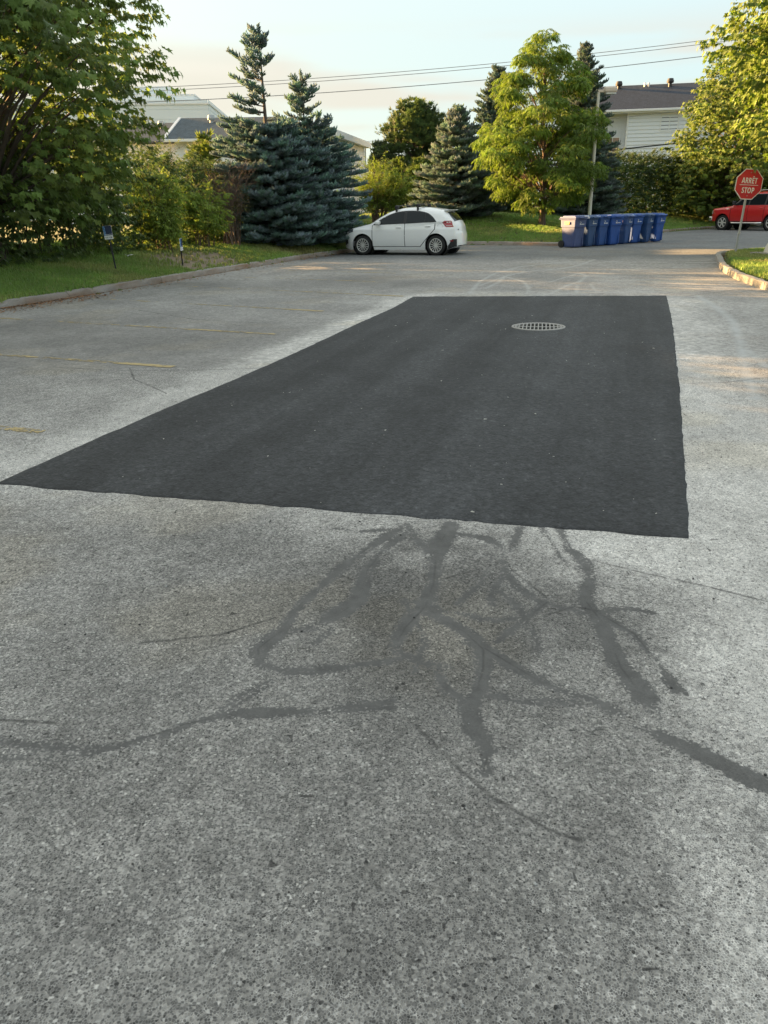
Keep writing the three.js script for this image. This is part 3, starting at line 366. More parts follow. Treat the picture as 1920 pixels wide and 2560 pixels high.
function spruceSpray(seed) { const r = rng(seed), pos = []; shootTris(pos, V(0, 0, 0), V(0.30, 0.02, 0), 0.030); for (let i = 0; i < 7; i++) { const t = 0.04 + 0.035 * i, s = i % 2 ? 1 : -1, l = 0.15 * (1.1 - t * 1.8) + 0.03 * r(); const up = (i % 3 === 0 ? 0.75 : 0.15) + 0.35 * r(); shootTris(pos, V(t, 0, 0), V(t + l * 0.7, l * up, s * l * (1 - 0.45 * up)), 0.027); } return geoOf(pos); }
function cedarSpray(seed) { const r = rng(seed), pos = []; for (let i = 0; i < 7; i++) { const s = (i - 3) / 3, dir = V(0.7, 0.75 - 0.5 * Math.abs(s) + 0.2 * r(), s * 0.8).normalize(), nrm = V(0.7, -0.6, 0.3 * (r() - 0.5)).normalize(); nrm.addScaledVector(dir, -nrm.dot(dir)).normalize(); leafTris(LANCE_OUT, pos, V(0, 0, 0.03 * s), dir, nrm, 0.17 + 0.08 * r(), 0.1, 0.1 - 0.2 * r()); } return geoOf(pos); }
const SPRAY = { maple: [spray(1, MAPLE_OUT, 8, 0.115, 0.36, 0.9), spray(2, MAPLE_OUT, 8, 0.115, 0.36, 0.9)], ash: [compound(3, 4, 0.125), compound(4, 4, 0.125)], small: [spray(5, OVAL_OUT, 14, 0.068, 0.34, 0.3), spray(6, OVAL_OUT, 14, 0.068, 0.34, 0.3)], vine: [spray(8, OVAL_OUT, 10, 0.10, 0.3, 1.0), spray(9, MAPLE_OUT, 8, 0.10, 0.3, 1.0)], elder: [compound(10, 4, 0.105), spray(11, OVAL_OUT, 12, 0.075, 0.3, 0.25)], spruce: [spruceSpray(7), spruceSpray(17)], cedar: [cedarSpray(8), cedarSpray(18)] };
// places: [position, outward direction, roll, scale, [r, g, b]]
function foliage(name, kind, places, parent, mat) {
  const X = V(0, 0, 0), Y = V(0, 0, 0), Z = V(0, 0, 0), M = new THREE.Matrix4(), C = new THREE.Color(), half = [places.filter((_, i) => i % 2 === 0), places.filter((_, i) => i % 2)];
  half.forEach((list, h) => { if (!list.length) return; const o = new THREE.InstancedMesh(SPRAY[kind][h], mat || (kind === 'spruce' ? NEEDLE : LEAF), list.length);
    list.forEach(([p, d, roll, s, c], i) => { X.copy(d).normalize(); Y.set(0, 1, 0); if (Math.abs(X.y) > 0.95) Y.set(1, 0, 0); Z.crossVectors(X, Y).normalize(); Y.crossVectors(Z, X); const cr = Math.cos(roll), sr = Math.sin(roll), y = Y.clone().multiplyScalar(cr).addScaledVector(Z, sr); Z.crossVectors(X, y); M.makeBasis(X.clone().multiplyScalar(s), y.multiplyScalar(s), Z.multiplyScalar(s)); M.setPosition(p); o.setMatrixAt(i, M); o.setColorAt(i, C.setRGB(...c)); });
    o.name = name; o.castShadow = o.receiveShadow = true; o.userData.kind = 'stuff'; parent.add(o); });
}
const tint = (r, base, vary, warm = 0) => { const k = 1 + vary * (r() - 0.5) * 2, w = warm * r(); return [base[0] * k * (1 + 0.9 * w), base[1] * k * (1 + 0.15 * w), base[2] * k]; };

// a broadleaf tree: crown given by rings [height, radius]; clumps of leaves hung on limbs
function broadleaf(name, label, category, [x, y, z], o, group) {
  const t = thing(name, label, category, [x, y, z], 0, group), r = rng(o.seed), prof = curve(o.rings), y0 = o.rings[0][0], y1 = o.rings[o.rings.length - 1][0], clumps = [], limbs = [], places = [];
  const lean = o.lean || [0, 0], axisAt = (h) => V(lean[0] * ss(0, y1, h), h, lean[1] * ss(0, y1, h));
  let tries = 0; const gap = o.gap || 0.62;
  while (clumps.length < o.clumps && tries++ < o.clumps * 60) { const h = lerp(y0, y1, r()), a = r() * 6.283, R = prof(h) * (0.80 + 0.42 * vn(a * 1.6 + o.seed, h * 0.8)), f = Math.sqrt(lerp(o.inner ?? 0.10, 1, r())); if (r() > (R + 0.25) / o.rmax) continue; const c = axisAt(h).add(V(Math.cos(a) * R * f, 0, Math.sin(a) * R * f * (o.deep || 1))); if (clumps.some((q) => q.c.distanceTo(c) < gap)) continue; clumps.push({ c, f }); }
  const trunkTop = o.trunkTop || y1 * 0.8, tp = []; for (let i = 0; i <= 6; i++) { const h = trunkTop * i / 6; tp.push(axisAt(h).add(V(0.06 * (r() - 0.5) * i / 3, -0.15 * (i === 0), 0.06 * (r() - 0.5) * i / 3))); }
  const wood = [tube(tp, o.r0, o.r0 * 0.22, 18, 10)];
  { const p = wood[0].attributes.position; for (let i = 0; i < p.count; i++) { const h = p.getY(i), fl = 1 + 0.45 * Math.exp(-Math.max(0, h) / 0.18), c = axisAt(Math.max(0, h)); p.setX(i, c.x + (p.getX(i) - c.x) * fl); p.setZ(i, c.z + (p.getZ(i) - c.z) * fl); } wood[0].computeVertexNormals(); }
  for (const { c } of clumps) { const out = Math.hypot(c.x, c.z), h0 = clamp(c.y - out * 0.75 - 0.3, y0 * 0.72, trunkTop * 0.96), s = axisAt(h0), m = s.clone().lerp(c, 0.5).add(V(0, 0.12 * out, 0)); wood.push(tube([s, m, c], 0.012 + 0.010 * out * o.r0 / 0.15, 0.006, 5, 4)); }
  mesh('trunk', merge(wood), o.bark || bark([0.16, 0.125, 0.10]), t);
  for (const { c, f } of clumps) { const n = Math.round(o.per * (0.7 + 0.6 * r())), cr = (o.clumpR || 0.55) * (0.75 + 0.5 * r()), k = 0.85 + 0.3 * r(); const outw = V(c.x, 0, c.z).normalize();
    for (let i = 0; i < n; i++) { const u = V(r() * 2 - 1, r() * 2 - 1, r() * 2 - 1); if (u.lengthSq() > 1) { i--; continue; } const p = V(c.x + u.x * cr, c.y + u.y * cr * 0.62 - 0.12 * (u.x * u.x + u.z * u.z) * cr, c.z + u.z * cr), d = V(u.x, 0.05 + 0.25 * u.y, u.z).addScaledVector(outw, 0.55).add(V(0.5 * (r() - 0.5), 0.3 * (r() - 0.5), 0.5 * (r() - 0.5))); const col = tint(r, o.color, 0.40, o.warm ?? 0.25).map((v) => v * k); places.push([p, d, 0.7 * (r() - 0.5), (o.scale || 1) * (0.6 + 0.75 * r()), col]); } }
  foliage('crown', o.kind, places, t, o.mat); return t;
}
// a spruce: whorls of drooping limbs carrying needled sprays; rings [height, radius], gaps keep(h, a) in 0..1
function spruce(name, label, [x, y, z], o, group) {
  const t = thing(name, label, 'spruce tree', [x, y, z], o.turn || 0, group), r = rng(o.seed), prof = curve(o.rings), H = o.height, places = [], wood = [];
  const bend = (h) => V((o.lean || 0) * h / H, h, 0);
  wood.push(tube([V(0, -0.2, 0), bend(H * 0.3), bend(H * 0.65), bend(H * 0.99)], 0.15 * H / 7, 0.012, 12, 7));
  let h = o.from || 0.25, turn = 0;
  while (h < H - 0.06) {
    const R0 = prof(h), n = Math.max(4, Math.round(o.whorl * (0.55 + 0.45 * clamp(R0 / 1.2)))); turn += 2.4;
    for (let i = 0; i < n; i++) { const a = turn + (i + 0.55 * (r() - 0.5)) / n * 6.283; const keep = o.keep ? o.keep(h, a) : 1; if (r() > keep) continue;
      const R = R0 * (0.70 + 0.55 * r()) * (o.side ? o.side(h, a) : 1), steep = ss(H * 0.45, H, h); if (R < 0.05) continue; const droop = lerp(0.16, -0.45, steep) * (0.8 + 0.4 * r()), hh = h + 0.26 * (r() - 0.5), b0 = bend(hh), dir = V(Math.cos(a), 0, Math.sin(a));
      const point = (f) => b0.clone().addScaledVector(dir, R * f).add(V(0, (-droop * f + 0.17 * f * f) * R, 0)); wood.push(tube([point(0), point(0.5), point(0.95)], 0.010 + 0.010 * R, 0.006, 4, 4));
      const side = V(-dir.z, 0, dir.x), steps = Math.max(2, Math.round(R / (o.step || 0.135)));
      for (let k = 0; k <= steps; k++) { const f = k / steps; if (f < (o.inner ?? 0.22) && R > 0.5) continue; const wd = (0.34 * (1 - f) + 0.10) * Math.min(1, R * 0.9); const m = (1 - f) * R > 0.45 ? 3 : 2;
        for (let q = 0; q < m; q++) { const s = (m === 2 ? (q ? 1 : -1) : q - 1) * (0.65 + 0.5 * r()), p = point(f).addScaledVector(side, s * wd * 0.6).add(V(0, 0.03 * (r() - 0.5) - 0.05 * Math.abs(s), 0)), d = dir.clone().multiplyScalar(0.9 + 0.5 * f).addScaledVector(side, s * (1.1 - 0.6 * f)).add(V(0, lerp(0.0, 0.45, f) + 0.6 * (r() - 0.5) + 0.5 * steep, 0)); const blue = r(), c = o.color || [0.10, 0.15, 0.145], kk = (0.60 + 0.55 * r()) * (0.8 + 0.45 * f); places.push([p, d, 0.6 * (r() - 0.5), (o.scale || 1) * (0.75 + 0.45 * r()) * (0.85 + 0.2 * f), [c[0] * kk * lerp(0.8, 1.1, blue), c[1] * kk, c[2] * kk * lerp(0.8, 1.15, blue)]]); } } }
    h += (o.gap || 0.20) * (0.75 + 0.5 * r());
  }
  for (let i = 0; i < 9; i++) places.push([bend(H - 0.03 * i), V(0.35 * (r() - 0.5), 1, 0.35 * (r() - 0.5)), r(), 0.6, (o.color || [0.10, 0.15, 0.145])]);
  mesh('trunk', merge(wood), bark([0.15, 0.12, 0.10]), t); foliage('crown', 'spruce', places, t); return t;
}
// a shrub of many stems from one base
function shrub(name, label, [x, y, z], o, group) {
  const t = thing(name, label, 'shrub', [x, y, z], 0, group), r = rng(o.seed), places = [], wood = [];
  for (let i = 0; i < o.stems; i++) { const a = r() * 6.283, out = o.spread * (0.25 + 0.85 * r()), h = o.height * (0.55 + 0.5 * r()), b = V(0.16 * o.base * (r() - 0.5) * 4, -0.08, 0.16 * o.base * (r() - 0.5) * 4), tip = V(Math.cos(a) * out, h, Math.sin(a) * out), mid = b.clone().lerp(tip, 0.45).add(V(-Math.cos(a) * out * 0.12, h * 0.06, -Math.sin(a) * out * 0.12)), c = new THREE.CatmullRomCurve3([b, mid, tip]);
    wood.push(tube([b, mid, tip], (o.thick || 0.022) * (0.7 + 0.6 * r()), 0.005, 8, 5));
    for (let k = 0; k < o.twigs; k++) { const f = lerp(o.leafFrom ?? 0.4, 1, r()), p = c.getPoint(f), d = V(r() - 0.5, r() * 0.9 - 0.15, r() - 0.5).addScaledVector(V(Math.cos(a), 0.4, Math.sin(a)), 0.35).normalize(), L = (o.twig || 0.5) * (0.4 + 0.8 * r()), e = p.clone().addScaledVector(d, L), m2 = p.clone().lerp(e, 0.5).add(V(0.06 * (r() - 0.5), 0.05, 0.06 * (r() - 0.5))); wood.push(tube([p, m2, e], 0.006, 0.003, 3, 3));
      if (o.bareTwigs && r() < o.bareTwigs) { for (let q = 0; q < 4; q++) { const g = p.clone().lerp(e, 0.3 + 0.7 * r()), e2 = g.clone().add(V(0.5 * (r() - 0.5), 0.30 * r(), 0.5 * (r() - 0.5)).multiplyScalar(0.9)); wood.push(tube([g, g.clone().lerp(e2, 0.5).add(V(0.03 * (r() - 0.5), 0.03, 0)), e2], 0.004, 0.0022, 2, 3)); } continue; }
      for (let q = 0; q < o.leaves; q++) { const g = p.clone().lerp(e, r()).add(V(0.22 * (r() - 0.5), 0.18 * (r() - 0.5), 0.22 * (r() - 0.5))); places.push([g, d.clone().add(V(r() - 0.5, 0.5 * (r() - 0.5), r() - 0.5)), 0.8 * (r() - 0.5), (o.scale || 1) * (0.7 + 0.5 * r()), tint(r, o.color, 0.3, o.warm ?? 0.2)]); } } }
  mesh('stems', merge(wood), o.bark || bark([0.22, 0.16, 0.11]), t).userData.kind = 'stuff'; if (places.length) foliage('foliage', o.kind || 'small', places, t, o.mat); return t;
}
// a hedge along a line: stems and leaves through its whole depth
function hedge(name, label, line, o) {
  const t = thing(name, label, 'hedge', [0, 0, 0]), r = rng(o.seed), places = [], wood = [];
  let L = 0; const seg = []; for (let i = 1; i < line.length; i++) { const l = Math.hypot(line[i][0] - line[i - 1][0], line[i][1] - line[i - 1][1]); seg.push(l); L += l; }
  const at = (s) => { let i = 0; while (i < seg.length - 1 && s > seg[i]) s -= seg[i++]; const f = clamp(s / seg[i]), [ax, az] = line[i], [bx, bz] = line[i + 1]; return [lerp(ax, bx, f), lerp(az, bz, f), (bz - az) / seg[i], -(bx - ax) / seg[i], lerp(line[i][2], line[i + 1][2], f)]; };
  for (let s = 0.2; s < L; s += 0.45) { const [x, z, nx, nz, H] = at(s), y = o.Y(x, z); for (let k = 0; k < 2; k++) { const dx = (r() - 0.5) * o.depth, b = V(x + nx * dx * 0.5, y - 0.1, z + nz * dx * 0.5), e = V(x + nx * dx + 0.5 * (r() - 0.5), y + H * (0.7 + 0.3 * r()), z + nz * dx + 0.5 * (r() - 0.5)); wood.push(tube([b, b.clone().lerp(e, 0.5).add(V(0.2 * (r() - 0.5), 0, 0.2 * (r() - 0.5))), e], 0.02, 0.005, 4, 4)); } }
  const n = Math.round(L * o.per);
  for (let i = 0; i < n; i++) { const s = r() * L, [x, z, nx, nz, H0] = at(s), H = H0 * (0.88 + 0.24 * fbm(s * 0.9 + o.seed, 3, 3)), y = o.Y(x, z), h = Math.pow(r(), 0.85), bulge = 0.62 + 0.55 * fbm(s * 0.8, h * 2.5 + o.seed, 3) - 0.35 * Math.pow(h, 4), w = (r() < 0.72 ? (r() < 0.5 ? 1 : -1) * (0.7 + 0.3 * r()) : 2 * r() - 1) * o.depth * 0.5 * bulge * 1.25, sd = Math.sign(w); places.push([V(x + nx * w + 0.1 * (r() - 0.5), y + h * H, z + nz * w + 0.1 * (r() - 0.5)), V(nx * sd + 0.9 * (r() - 0.5), 0.2 + 0.7 * (h > 0.85 ? 1 : 0) + 0.5 * (r() - 0.5), nz * sd + 0.9 * (r() - 0.5)), 0.9 * (r() - 0.5), o.scale * (0.7 + 0.6 * r()), tint(r, o.color, 0.35, o.warm ?? 0.15)]); }
  mesh('stems', merge(wood), bark([0.14, 0.11, 0.08]), t); foliage('foliage', o.kind, places, t); return t;
}

/* ---------- what grows where ---------- */
const onBank = (x, z, d = 0) => [x, bankY(x, z) + d, z];
const MAPLE_GREEN = [0.145, 0.235, 0.052];
broadleaf('maple_tree', 'large spreading maple with dark hanging leaves above the hedge and signs', 'maple tree', onBank(-8.25, -17.4), { seed: 21, rings: [[1.15, 2.2], [1.8, 3.0], [3.0, 3.2], [4.5, 3.35], [6.5, 3.0], [8.4, 1.6], [9.2, 0.4]], rmax: 4.3, clumps: 215, gap: 0.72, per: 28, clumpR: 0.62, r0: 0.20, kind: 'maple', color: MAPLE_GREEN, warm: 0.35, inner: 0.06 });
broadleaf('maple_tree', 'round maple standing farther up the bank beyond the signs', 'maple tree', onBank(-12.6, -8.0), { seed: 22, rings: [[1.2, 2.4], [2.2, 3.8], [4.5, 4.4], [7, 3.4], [9, 0.6]], rmax: 4.8, clumps: 150, gap: 0.8, per: 26, clumpR: 0.75, r0: 0.20, kind: 'maple', color: MAPLE_GREEN, scale: 1.2 }, 'maples up the bank outside the view');
broadleaf('maple_tree', 'round maple farthest up the bank, at the open end of the hedge', 'maple tree', onBank(-15.2, 1.5), { seed: 23, rings: [[1.2, 2.4], [2.2, 3.8], [4.5, 4.4], [7, 3.4], [9, 0.6]], rmax: 4.8, clumps: 150, gap: 0.8, per: 26, clumpR: 0.75, r0: 0.20, kind: 'maple', color: MAPLE_GREEN, scale: 1.2 }, 'maples up the bank outside the view');
hedge('leafy_hedge', 'dark tangled leafy hedge behind the sign under the big maple', [[-16.5, 4, 2.9], [-13.4, -4, 2.9], [-11.2, -10, 2.9], [-9.5, -14.5, 2.9], [-8.0, -19, 2.7], [-7.2, -22.6, 2.6], [-6.5, -25.6, 2.45], [-6.0, -28.5, 2.3], [-5.3, -30.6, 2.2]], { seed: 31, depth: 1.5, per: 340, scale: 1.0, kind: 'vine', color: [0.10, 0.17, 0.046], Y: bankY, warm: 0.3 });
shrub('leafy_shrub', 'wide fresh green shrub of leaning stems between the two signs', onBank(-6.15, -23.0), { seed: 41, stems: 20, base: 1.0, height: 1.75, spread: 0.95, twigs: 12, leaves: 4, leafFrom: 0.30, kind: 'elder', color: [0.22, 0.33, 0.05], warm: 0.3, scale: 0.8, twig: 0.45 });
shrub('leafy_shrub', 'slim fresh green shrub with upright bare stems behind the turned sign', onBank(-5.25, -24.6), { seed: 42, stems: 14, base: 0.9, height: 1.6, spread: 0.55, twigs: 11, leaves: 4, leafFrom: 0.42, kind: 'elder', color: [0.22, 0.335, 0.05], warm: 0.3, scale: 0.75, twig: 0.4 });
shrub('bare_shrub', 'tall half bare shrub with grey twigs beside the blue spruce', onBank(-4.75, -25.9), { seed: 43, stems: 26, base: 0.9, height: 2.35, spread: 0.85, twigs: 9, leaves: 2, leafFrom: 0.5, bareTwigs: 0.86, kind: 'elder', color: [0.13, 0.15, 0.03], scale: 0.8, twig: 0.55, bark: bark([0.27, 0.19, 0.145]) });
shrub('pale_shrub', 'pale thin leaved tall shrub in front of the low house', onBank(-6.9, -27.6), { seed: 44, stems: 20, base: 1.0, height: 2.6, spread: 0.85, twigs: 12, leaves: 3, leafFrom: 0.45, kind: 'small', color: [0.17, 0.21, 0.07], scale: 0.75, twig: 0.5, bareTwigs: 0.25, bark: bark([0.13, 0.10, 0.08]) });
shrub('twiggy_shrub', 'brownish twiggy shrub between the pale shrub and the half bare shrub', onBank(-5.75, -27.3), { seed: 45, stems: 26, base: 1.2, height: 2.3, spread: 0.8, twigs: 10, leaves: 1, leafFrom: 0.35, bareTwigs: 0.75, kind: 'small', color: [0.15, 0.15, 0.06], scale: 0.7, twig: 0.5, bark: bark([0.22, 0.16, 0.11]) });
// two neighbouring blue spruces with thin ragged leaders
const BLUE = [0.265, 0.350, 0.335];
spruce('blue_spruce', 'broad blue spruce whose tall bare leader has branches mostly on one side', onBank(-3.55, -27.9), { seed: 51, height: 6.35, whorl: 12, gap: 0.19, step: 0.10, scale: 0.78, rings: [[0, 2.0], [0.8, 2.0], [1.7, 1.75], [2.4, 1.55], [3.2, 1.35], [3.8, 1.0], [4.3, 0.75], [4.8, 0.75], [5.3, 0.62], [5.7, 0.38], [6.1, 0.22], [6.35, 0.06]], lean: -0.12, color: BLUE, keep: (h, a) => h < 3.6 ? 1 : (Math.cos(a) < 0.0 ? 0.40 : 0.10), side: (h, a) => h < 3.2 ? 1 : (Math.cos(a) < 0.0 ? 1 : 0.7) }, 'blue spruces around the lot');
spruce('blue_spruce', 'blue spruce with a crooked thin leader behind the white car nose', onBank(-2.30, -29.3), { seed: 52, height: 5.35, whorl: 12, gap: 0.19, step: 0.10, scale: 0.78, rings: [[0, 1.65], [0.7, 1.75], [1.6, 1.65], [2.5, 1.45], [3.2, 1.2], [3.7, 0.85], [4.0, 0.40], [4.6, 0.36], [5.0, 0.25], [5.35, 0.05]], lean: -0.25, color: BLUE, keep: (h) => h < 3.8 ? 1 : h < 4.1 ? 0.2 : 0.42 }, 'blue spruces around the lot');
spruce('blue_spruce', 'pointed blue spruce on the mound between the white car and the young tree', onBank(3.75, -40.2), { seed: 53, height: 4.75, whorl: 12, gap: 0.20, step: 0.11, rings: [[0, 2.15], [0.5, 2.25], [1.4, 1.85], [2.2, 1.4], [3.0, 1.0], [3.7, 0.62], [4.3, 0.28], [4.75, 0.04]], color: [0.27, 0.33, 0.29], scale: 0.9 }, 'blue spruces around the lot');
spruce('blue_spruce', 'tall dark spruce behind the pointed blue spruce', onBank(6.45, -46.5), { seed: 54, height: 7.0, whorl: 12, gap: 0.27, step: 0.12, rings: [[0, 2.3], [0.8, 2.2], [2, 1.7], [3.4, 1.35], [4.6, 0.95], [5.6, 0.68], [6.4, 0.30], [7.0, 0.04]], color: [0.19, 0.25, 0.22], scale: 0.95 }, 'blue spruces around the lot');
spruce('blue_spruce', 'very tall narrow spruce behind the lamp post', onBank(11.55, -46.6), { seed: 55, height: 8.5, whorl: 11, gap: 0.27, step: 0.12, rings: [[0, 1.9], [1, 1.9], [2.5, 1.6], [4, 1.35], [5.4, 1.05], [6.4, 0.8], [7.2, 0.45], [7.9, 0.22], [8.5, 0.04]], lean: -0.5, color: [0.22, 0.27, 0.235], scale: 0.95 }, 'blue spruces around the lot');
spruce('far_spruce', 'small far dark spruce seen above the yellow green shrub', [0.2, 0.6, -69], { seed: 56, height: 5.6, whorl: 9, gap: 0.3, step: 0.25, rings: [[0, 1.3], [2.5, 0.95], [4, 0.6], [5, 0.3], [5.6, 0.05]], color: [0.05, 0.085, 0.06], scale: 1.7 });
broadleaf('young_tree', 'leafy young tree with a slim straight trunk beside the blue bins', 'tree', onBank(7.15, -36.0), { seed: 61, rings: [[0.95, 1.2], [1.5, 1.95], [2.4, 2.5], [3.3, 2.55], [4.4, 2.1], [5.4, 1.7], [6.3, 1.25], [7.0, 0.6], [7.35, 0.2]], rmax: 2.8, clumps: 120, gap: 0.62, per: 36, clumpR: 0.46, r0: 0.14, kind: 'ash', color: [0.140, 0.230, 0.026], warm: 0.2, scale: 0.82, inner: 0.05, bark: bark([0.20, 0.14, 0.11]), lean: [-0.25, 0] });
shrub('golden_shrub', 'glowing yellow green shrub on many bare stems behind the white car', onBank(-0.05, -35.8), { seed: 62, stems: 36, base: 0.9, height: 2.45, spread: 1.15, twigs: 12, leaves: 5, leafFrom: 0.45, kind: 'small', color: [0.17, 0.26, 0.020], warm: 0.25, scale: 1.0, twig: 0.5, thick: 0.03, mat: leafMat(0.5), bark: bark([0.20, 0.14, 0.10]) });
shrub('dry_stems', 'small clump of dry brown stems beside the golden shrub', onBank(-1.15, -33.6), { seed: 63, stems: 9, base: 0.5, height: 1.0, spread: 0.35, twigs: 5, leaves: 0, bareTwigs: 1, leafFrom: 0.4, twig: 0.3, bark: bark([0.30, 0.20, 0.13]) });
broadleaf('cedar_tree', 'big rounded dark cedar tree behind the spruces', 'cedar tree', onBank(2.25, -53), { seed: 64, rings: [[0.6, 1.2], [2.2, 1.6], [3.6, 1.75], [4.7, 1.6], [5.5, 1.1], [5.95, 0.5]], rmax: 2.0, clumps: 150, gap: 0.45, per: 24, clumpR: 0.5, r0: 0.16, kind: 'cedar', color: [0.085, 0.14, 0.04], warm: 0.2, scale: 1.15, inner: 0.3 });
broadleaf('cedar_tree', 'narrow dark cedar shoulder to shoulder with the big rounded cedar', 'cedar tree', onBank(3.7, -54), { seed: 65, rings: [[0.6, 0.8], [3, 0.95], [4.6, 0.7], [5.5, 0.2]], rmax: 1.1, clumps: 60, gap: 0.4, per: 24, clumpR: 0.45, r0: 0.12, kind: 'cedar', color: [0.078, 0.13, 0.04], scale: 1.15, inner: 0.3 });
[[1.05, -44.5, 2.5, 66], [2.05, -44.0, 2.6, 67], [2.95, -45.0, 2.3, 68]].forEach(([x, z, h, s], i) => broadleaf('cedar_shrub', ['upright golden cedar shrub under the rounded cedar, next to the golden shrub', 'upright golden cedar shrub under the rounded cedar, middle of three', 'upright golden cedar shrub under the rounded cedar, next to the pointed spruce'][i], 'cedar', onBank(x, z), { seed: s, rings: [[0.1, 0.55], [1, 0.75], [h * 0.75, 0.55], [h, 0.1]], rmax: 0.9, clumps: 60, gap: 0.28, per: 20, clumpR: 0.32, r0: 0.06, kind: 'cedar', color: [0.095, 0.155, 0.028], warm: 0.25, scale: 0.95, inner: 0.3 }, 'golden cedar shrubs'));
broadleaf('cedar_shrub', 'golden upright cedar against the left side of the broad blue spruce', 'cedar', onBank(-6.0, -29.5), { seed: 69, rings: [[0.1, 0.5], [1.2, 0.62], [2.5, 0.45], [3.2, 0.1]], rmax: 0.7, clumps: 60, gap: 0.28, per: 20, clumpR: 0.32, r0: 0.06, kind: 'cedar', color: [0.12, 0.175, 0.032], warm: 0.2, scale: 0.9, inner: 0.3 });
hedge('tall_hedge', 'tall dark green hedge in front of the white house', [[12.6, -50.6, 3.2], [13.6, -51.2, 3.3], [16.5, -52.5, 3.45], [20, -54, 3.3], [25, -56, 3.2], [34, -61, 3.2]], { seed: 71, depth: 1.7, per: 560, scale: 1.15, kind: 'vine', color: [0.060, 0.115, 0.032], Y: bankY });
broadleaf('maple_tree', 'big maple behind the red truck with crown reaching the ground', 'maple tree', onBank(22.2, -50.6), { seed: 72, rings: [[0.7, 3.2], [1.8, 4.2], [3.5, 4.1], [5.5, 3.4], [7.5, 2.4], [9.0, 1.5], [9.9, 0.4]], rmax: 4.7, clumps: 240, gap: 0.72, per: 28, clumpR: 0.72, r0: 0.22, kind: 'maple', color: [0.125, 0.195, 0.028], warm: 0.2, scale: 1.25, inner: 0.06, lean: [-0.6, 0] });
broadleaf('maple_tree', 'near maple on the island hanging over the stop sign', 'maple tree', [12.7, islandY(12.7, -21.6), -21.6], { seed: 73, rings: [[2.0, 1.7], [2.7, 2.6], [3.8, 3.2], [5.4, 3.9], [7.0, 3.6], [8.6, 2.0], [9.3, 0.5]], rmax: 4.2, clumps: 250, gap: 0.6, per: 28, clumpR: 0.58, r0: 0.19, kind: 'maple', color: [0.135, 0.22, 0.028], warm: 0.25, scale: 0.95, inner: 0.08 });
hedge('added_shade_hedge', 'unseen cedar hedge added behind the two joined blue spruces to block low sun', [[-4.6, -30.4, 1.9], [-4.2, -32.4, 1.95], [-3.7, -34.9, 1.9], [-3.2, -38.5, 1.5], [-3.4, -42, 1.5]], { seed: 75, depth: 0.9, per: 200, scale: 1.0, kind: 'cedar', color: [0.085, 0.14, 0.04], Y: bankY });  // unseen, added to keep low sun off the mound, road and bins

/* ---------- buildings ---------- */
const shingleTile = noiseTile(512, 0.72, 0.62, [[40, 0.5], [128, 0.6], [12, 0.25]]);
const shingles = (rgb) => std(rgb, 0.95, 0, { map: shingleTile });
const sidingWhite = std([0.74, 0.765, 0.785], 0.7), sidingGrey = std([0.66, 0.685, 0.71], 0.7), trimWhite = std([0.74, 0.74, 0.72], 0.6), darkGlass = std([0.035, 0.045, 0.055], 0.08), blackMetal = std([0.02, 0.02, 0.022], 0.55);
function lapSiding(w, h, board, lip = 0.022) {                        // overlapping boards as one stepped sheet, front at z = 0..lip
  const pos = [], n = Math.round(h / board); for (let i = 0; i < n; i++) { const a = i * board, b = (i + 1) * board; const q = (x0, y0, z0, x1, y1, z1) => pos.push(x0, y0, z0, x1, y0, z0, x1, y1, z1, x0, y0, z0, x1, y1, z1, x0, y1, z1); q(0, a, lip, w, b, 0.004); q(0, b, 0.004, w, b, lip); } return geoOf(pos);
}
function ribSiding(w, h, pitch, rib = 0.035) { const parts = [box(w, h, 0.04, w / 2, h / 2, -0.02)]; for (let x = pitch / 2; x < w; x += pitch) parts.push(box(0.05, h, rib, x, h / 2, rib / 2)); return merge(parts); }
function windowPart(parent, x, y, z, w, h, panes, mats, frame = 0.06) { const f = mesh('window', merge([box(w + 2 * frame, frame, 0.08, 0, h / 2 + frame / 2, 0), box(w + 2 * frame, frame, 0.08, 0, -h / 2 - frame / 2, 0), box(frame, h, 0.08, -w / 2 - frame / 2, 0, 0), box(frame, h, 0.08, w / 2 + frame / 2, 0, 0), ...Array.from({ length: panes - 1 }, (_, k) => box(0.04, h, 0.07, -w / 2 + w * (k + 1) / panes, 0, 0))]), trimWhite, parent); f.position.set(x, y, z); for (let k = 0; k < panes; k++) { mesh('pane', box(w / panes - 0.03, h, 0.012, -w / 2 + w * (k + 0.5) / panes, 0, -0.015), mats[k % mats.length], f); } return f; }
function slab(pts, thick) { const g = []; const a = pts.map((p) => V(...p)), n = V(0, 0, 0).crossVectors(a[1].clone().sub(a[0]), a[3].clone().sub(a[0])).normalize().multiplyScalar(thick), b = a.map((p) => p.clone().add(n)), pos = [], uv = []; const e1 = a[1].clone().sub(a[0]).normalize(), e2 = a[3].clone().sub(a[0]).normalize(); const quad = (...q) => { for (const i of [0, 1, 2, 0, 2, 3]) { pos.push(q[i].x, q[i].y, q[i].z); const d = q[i].clone().sub(a[0]); uv.push(d.dot(e1) / 2.4, d.dot(e2) / 2.4); } }; quad(...b); quad(a[3], a[2], a[1], a[0]); for (let i = 0; i < 4; i++) { const j = (i + 1) % 4; quad(a[i], a[j], b[j], b[i]); } const geo = new THREE.BufferGeometry(); geo.setAttribute('position', new THREE.Float32BufferAttribute(pos, 3)); geo.setAttribute('uv', new THREE.Float32BufferAttribute(uv, 2)); geo.computeVertexNormals(); return geo; }
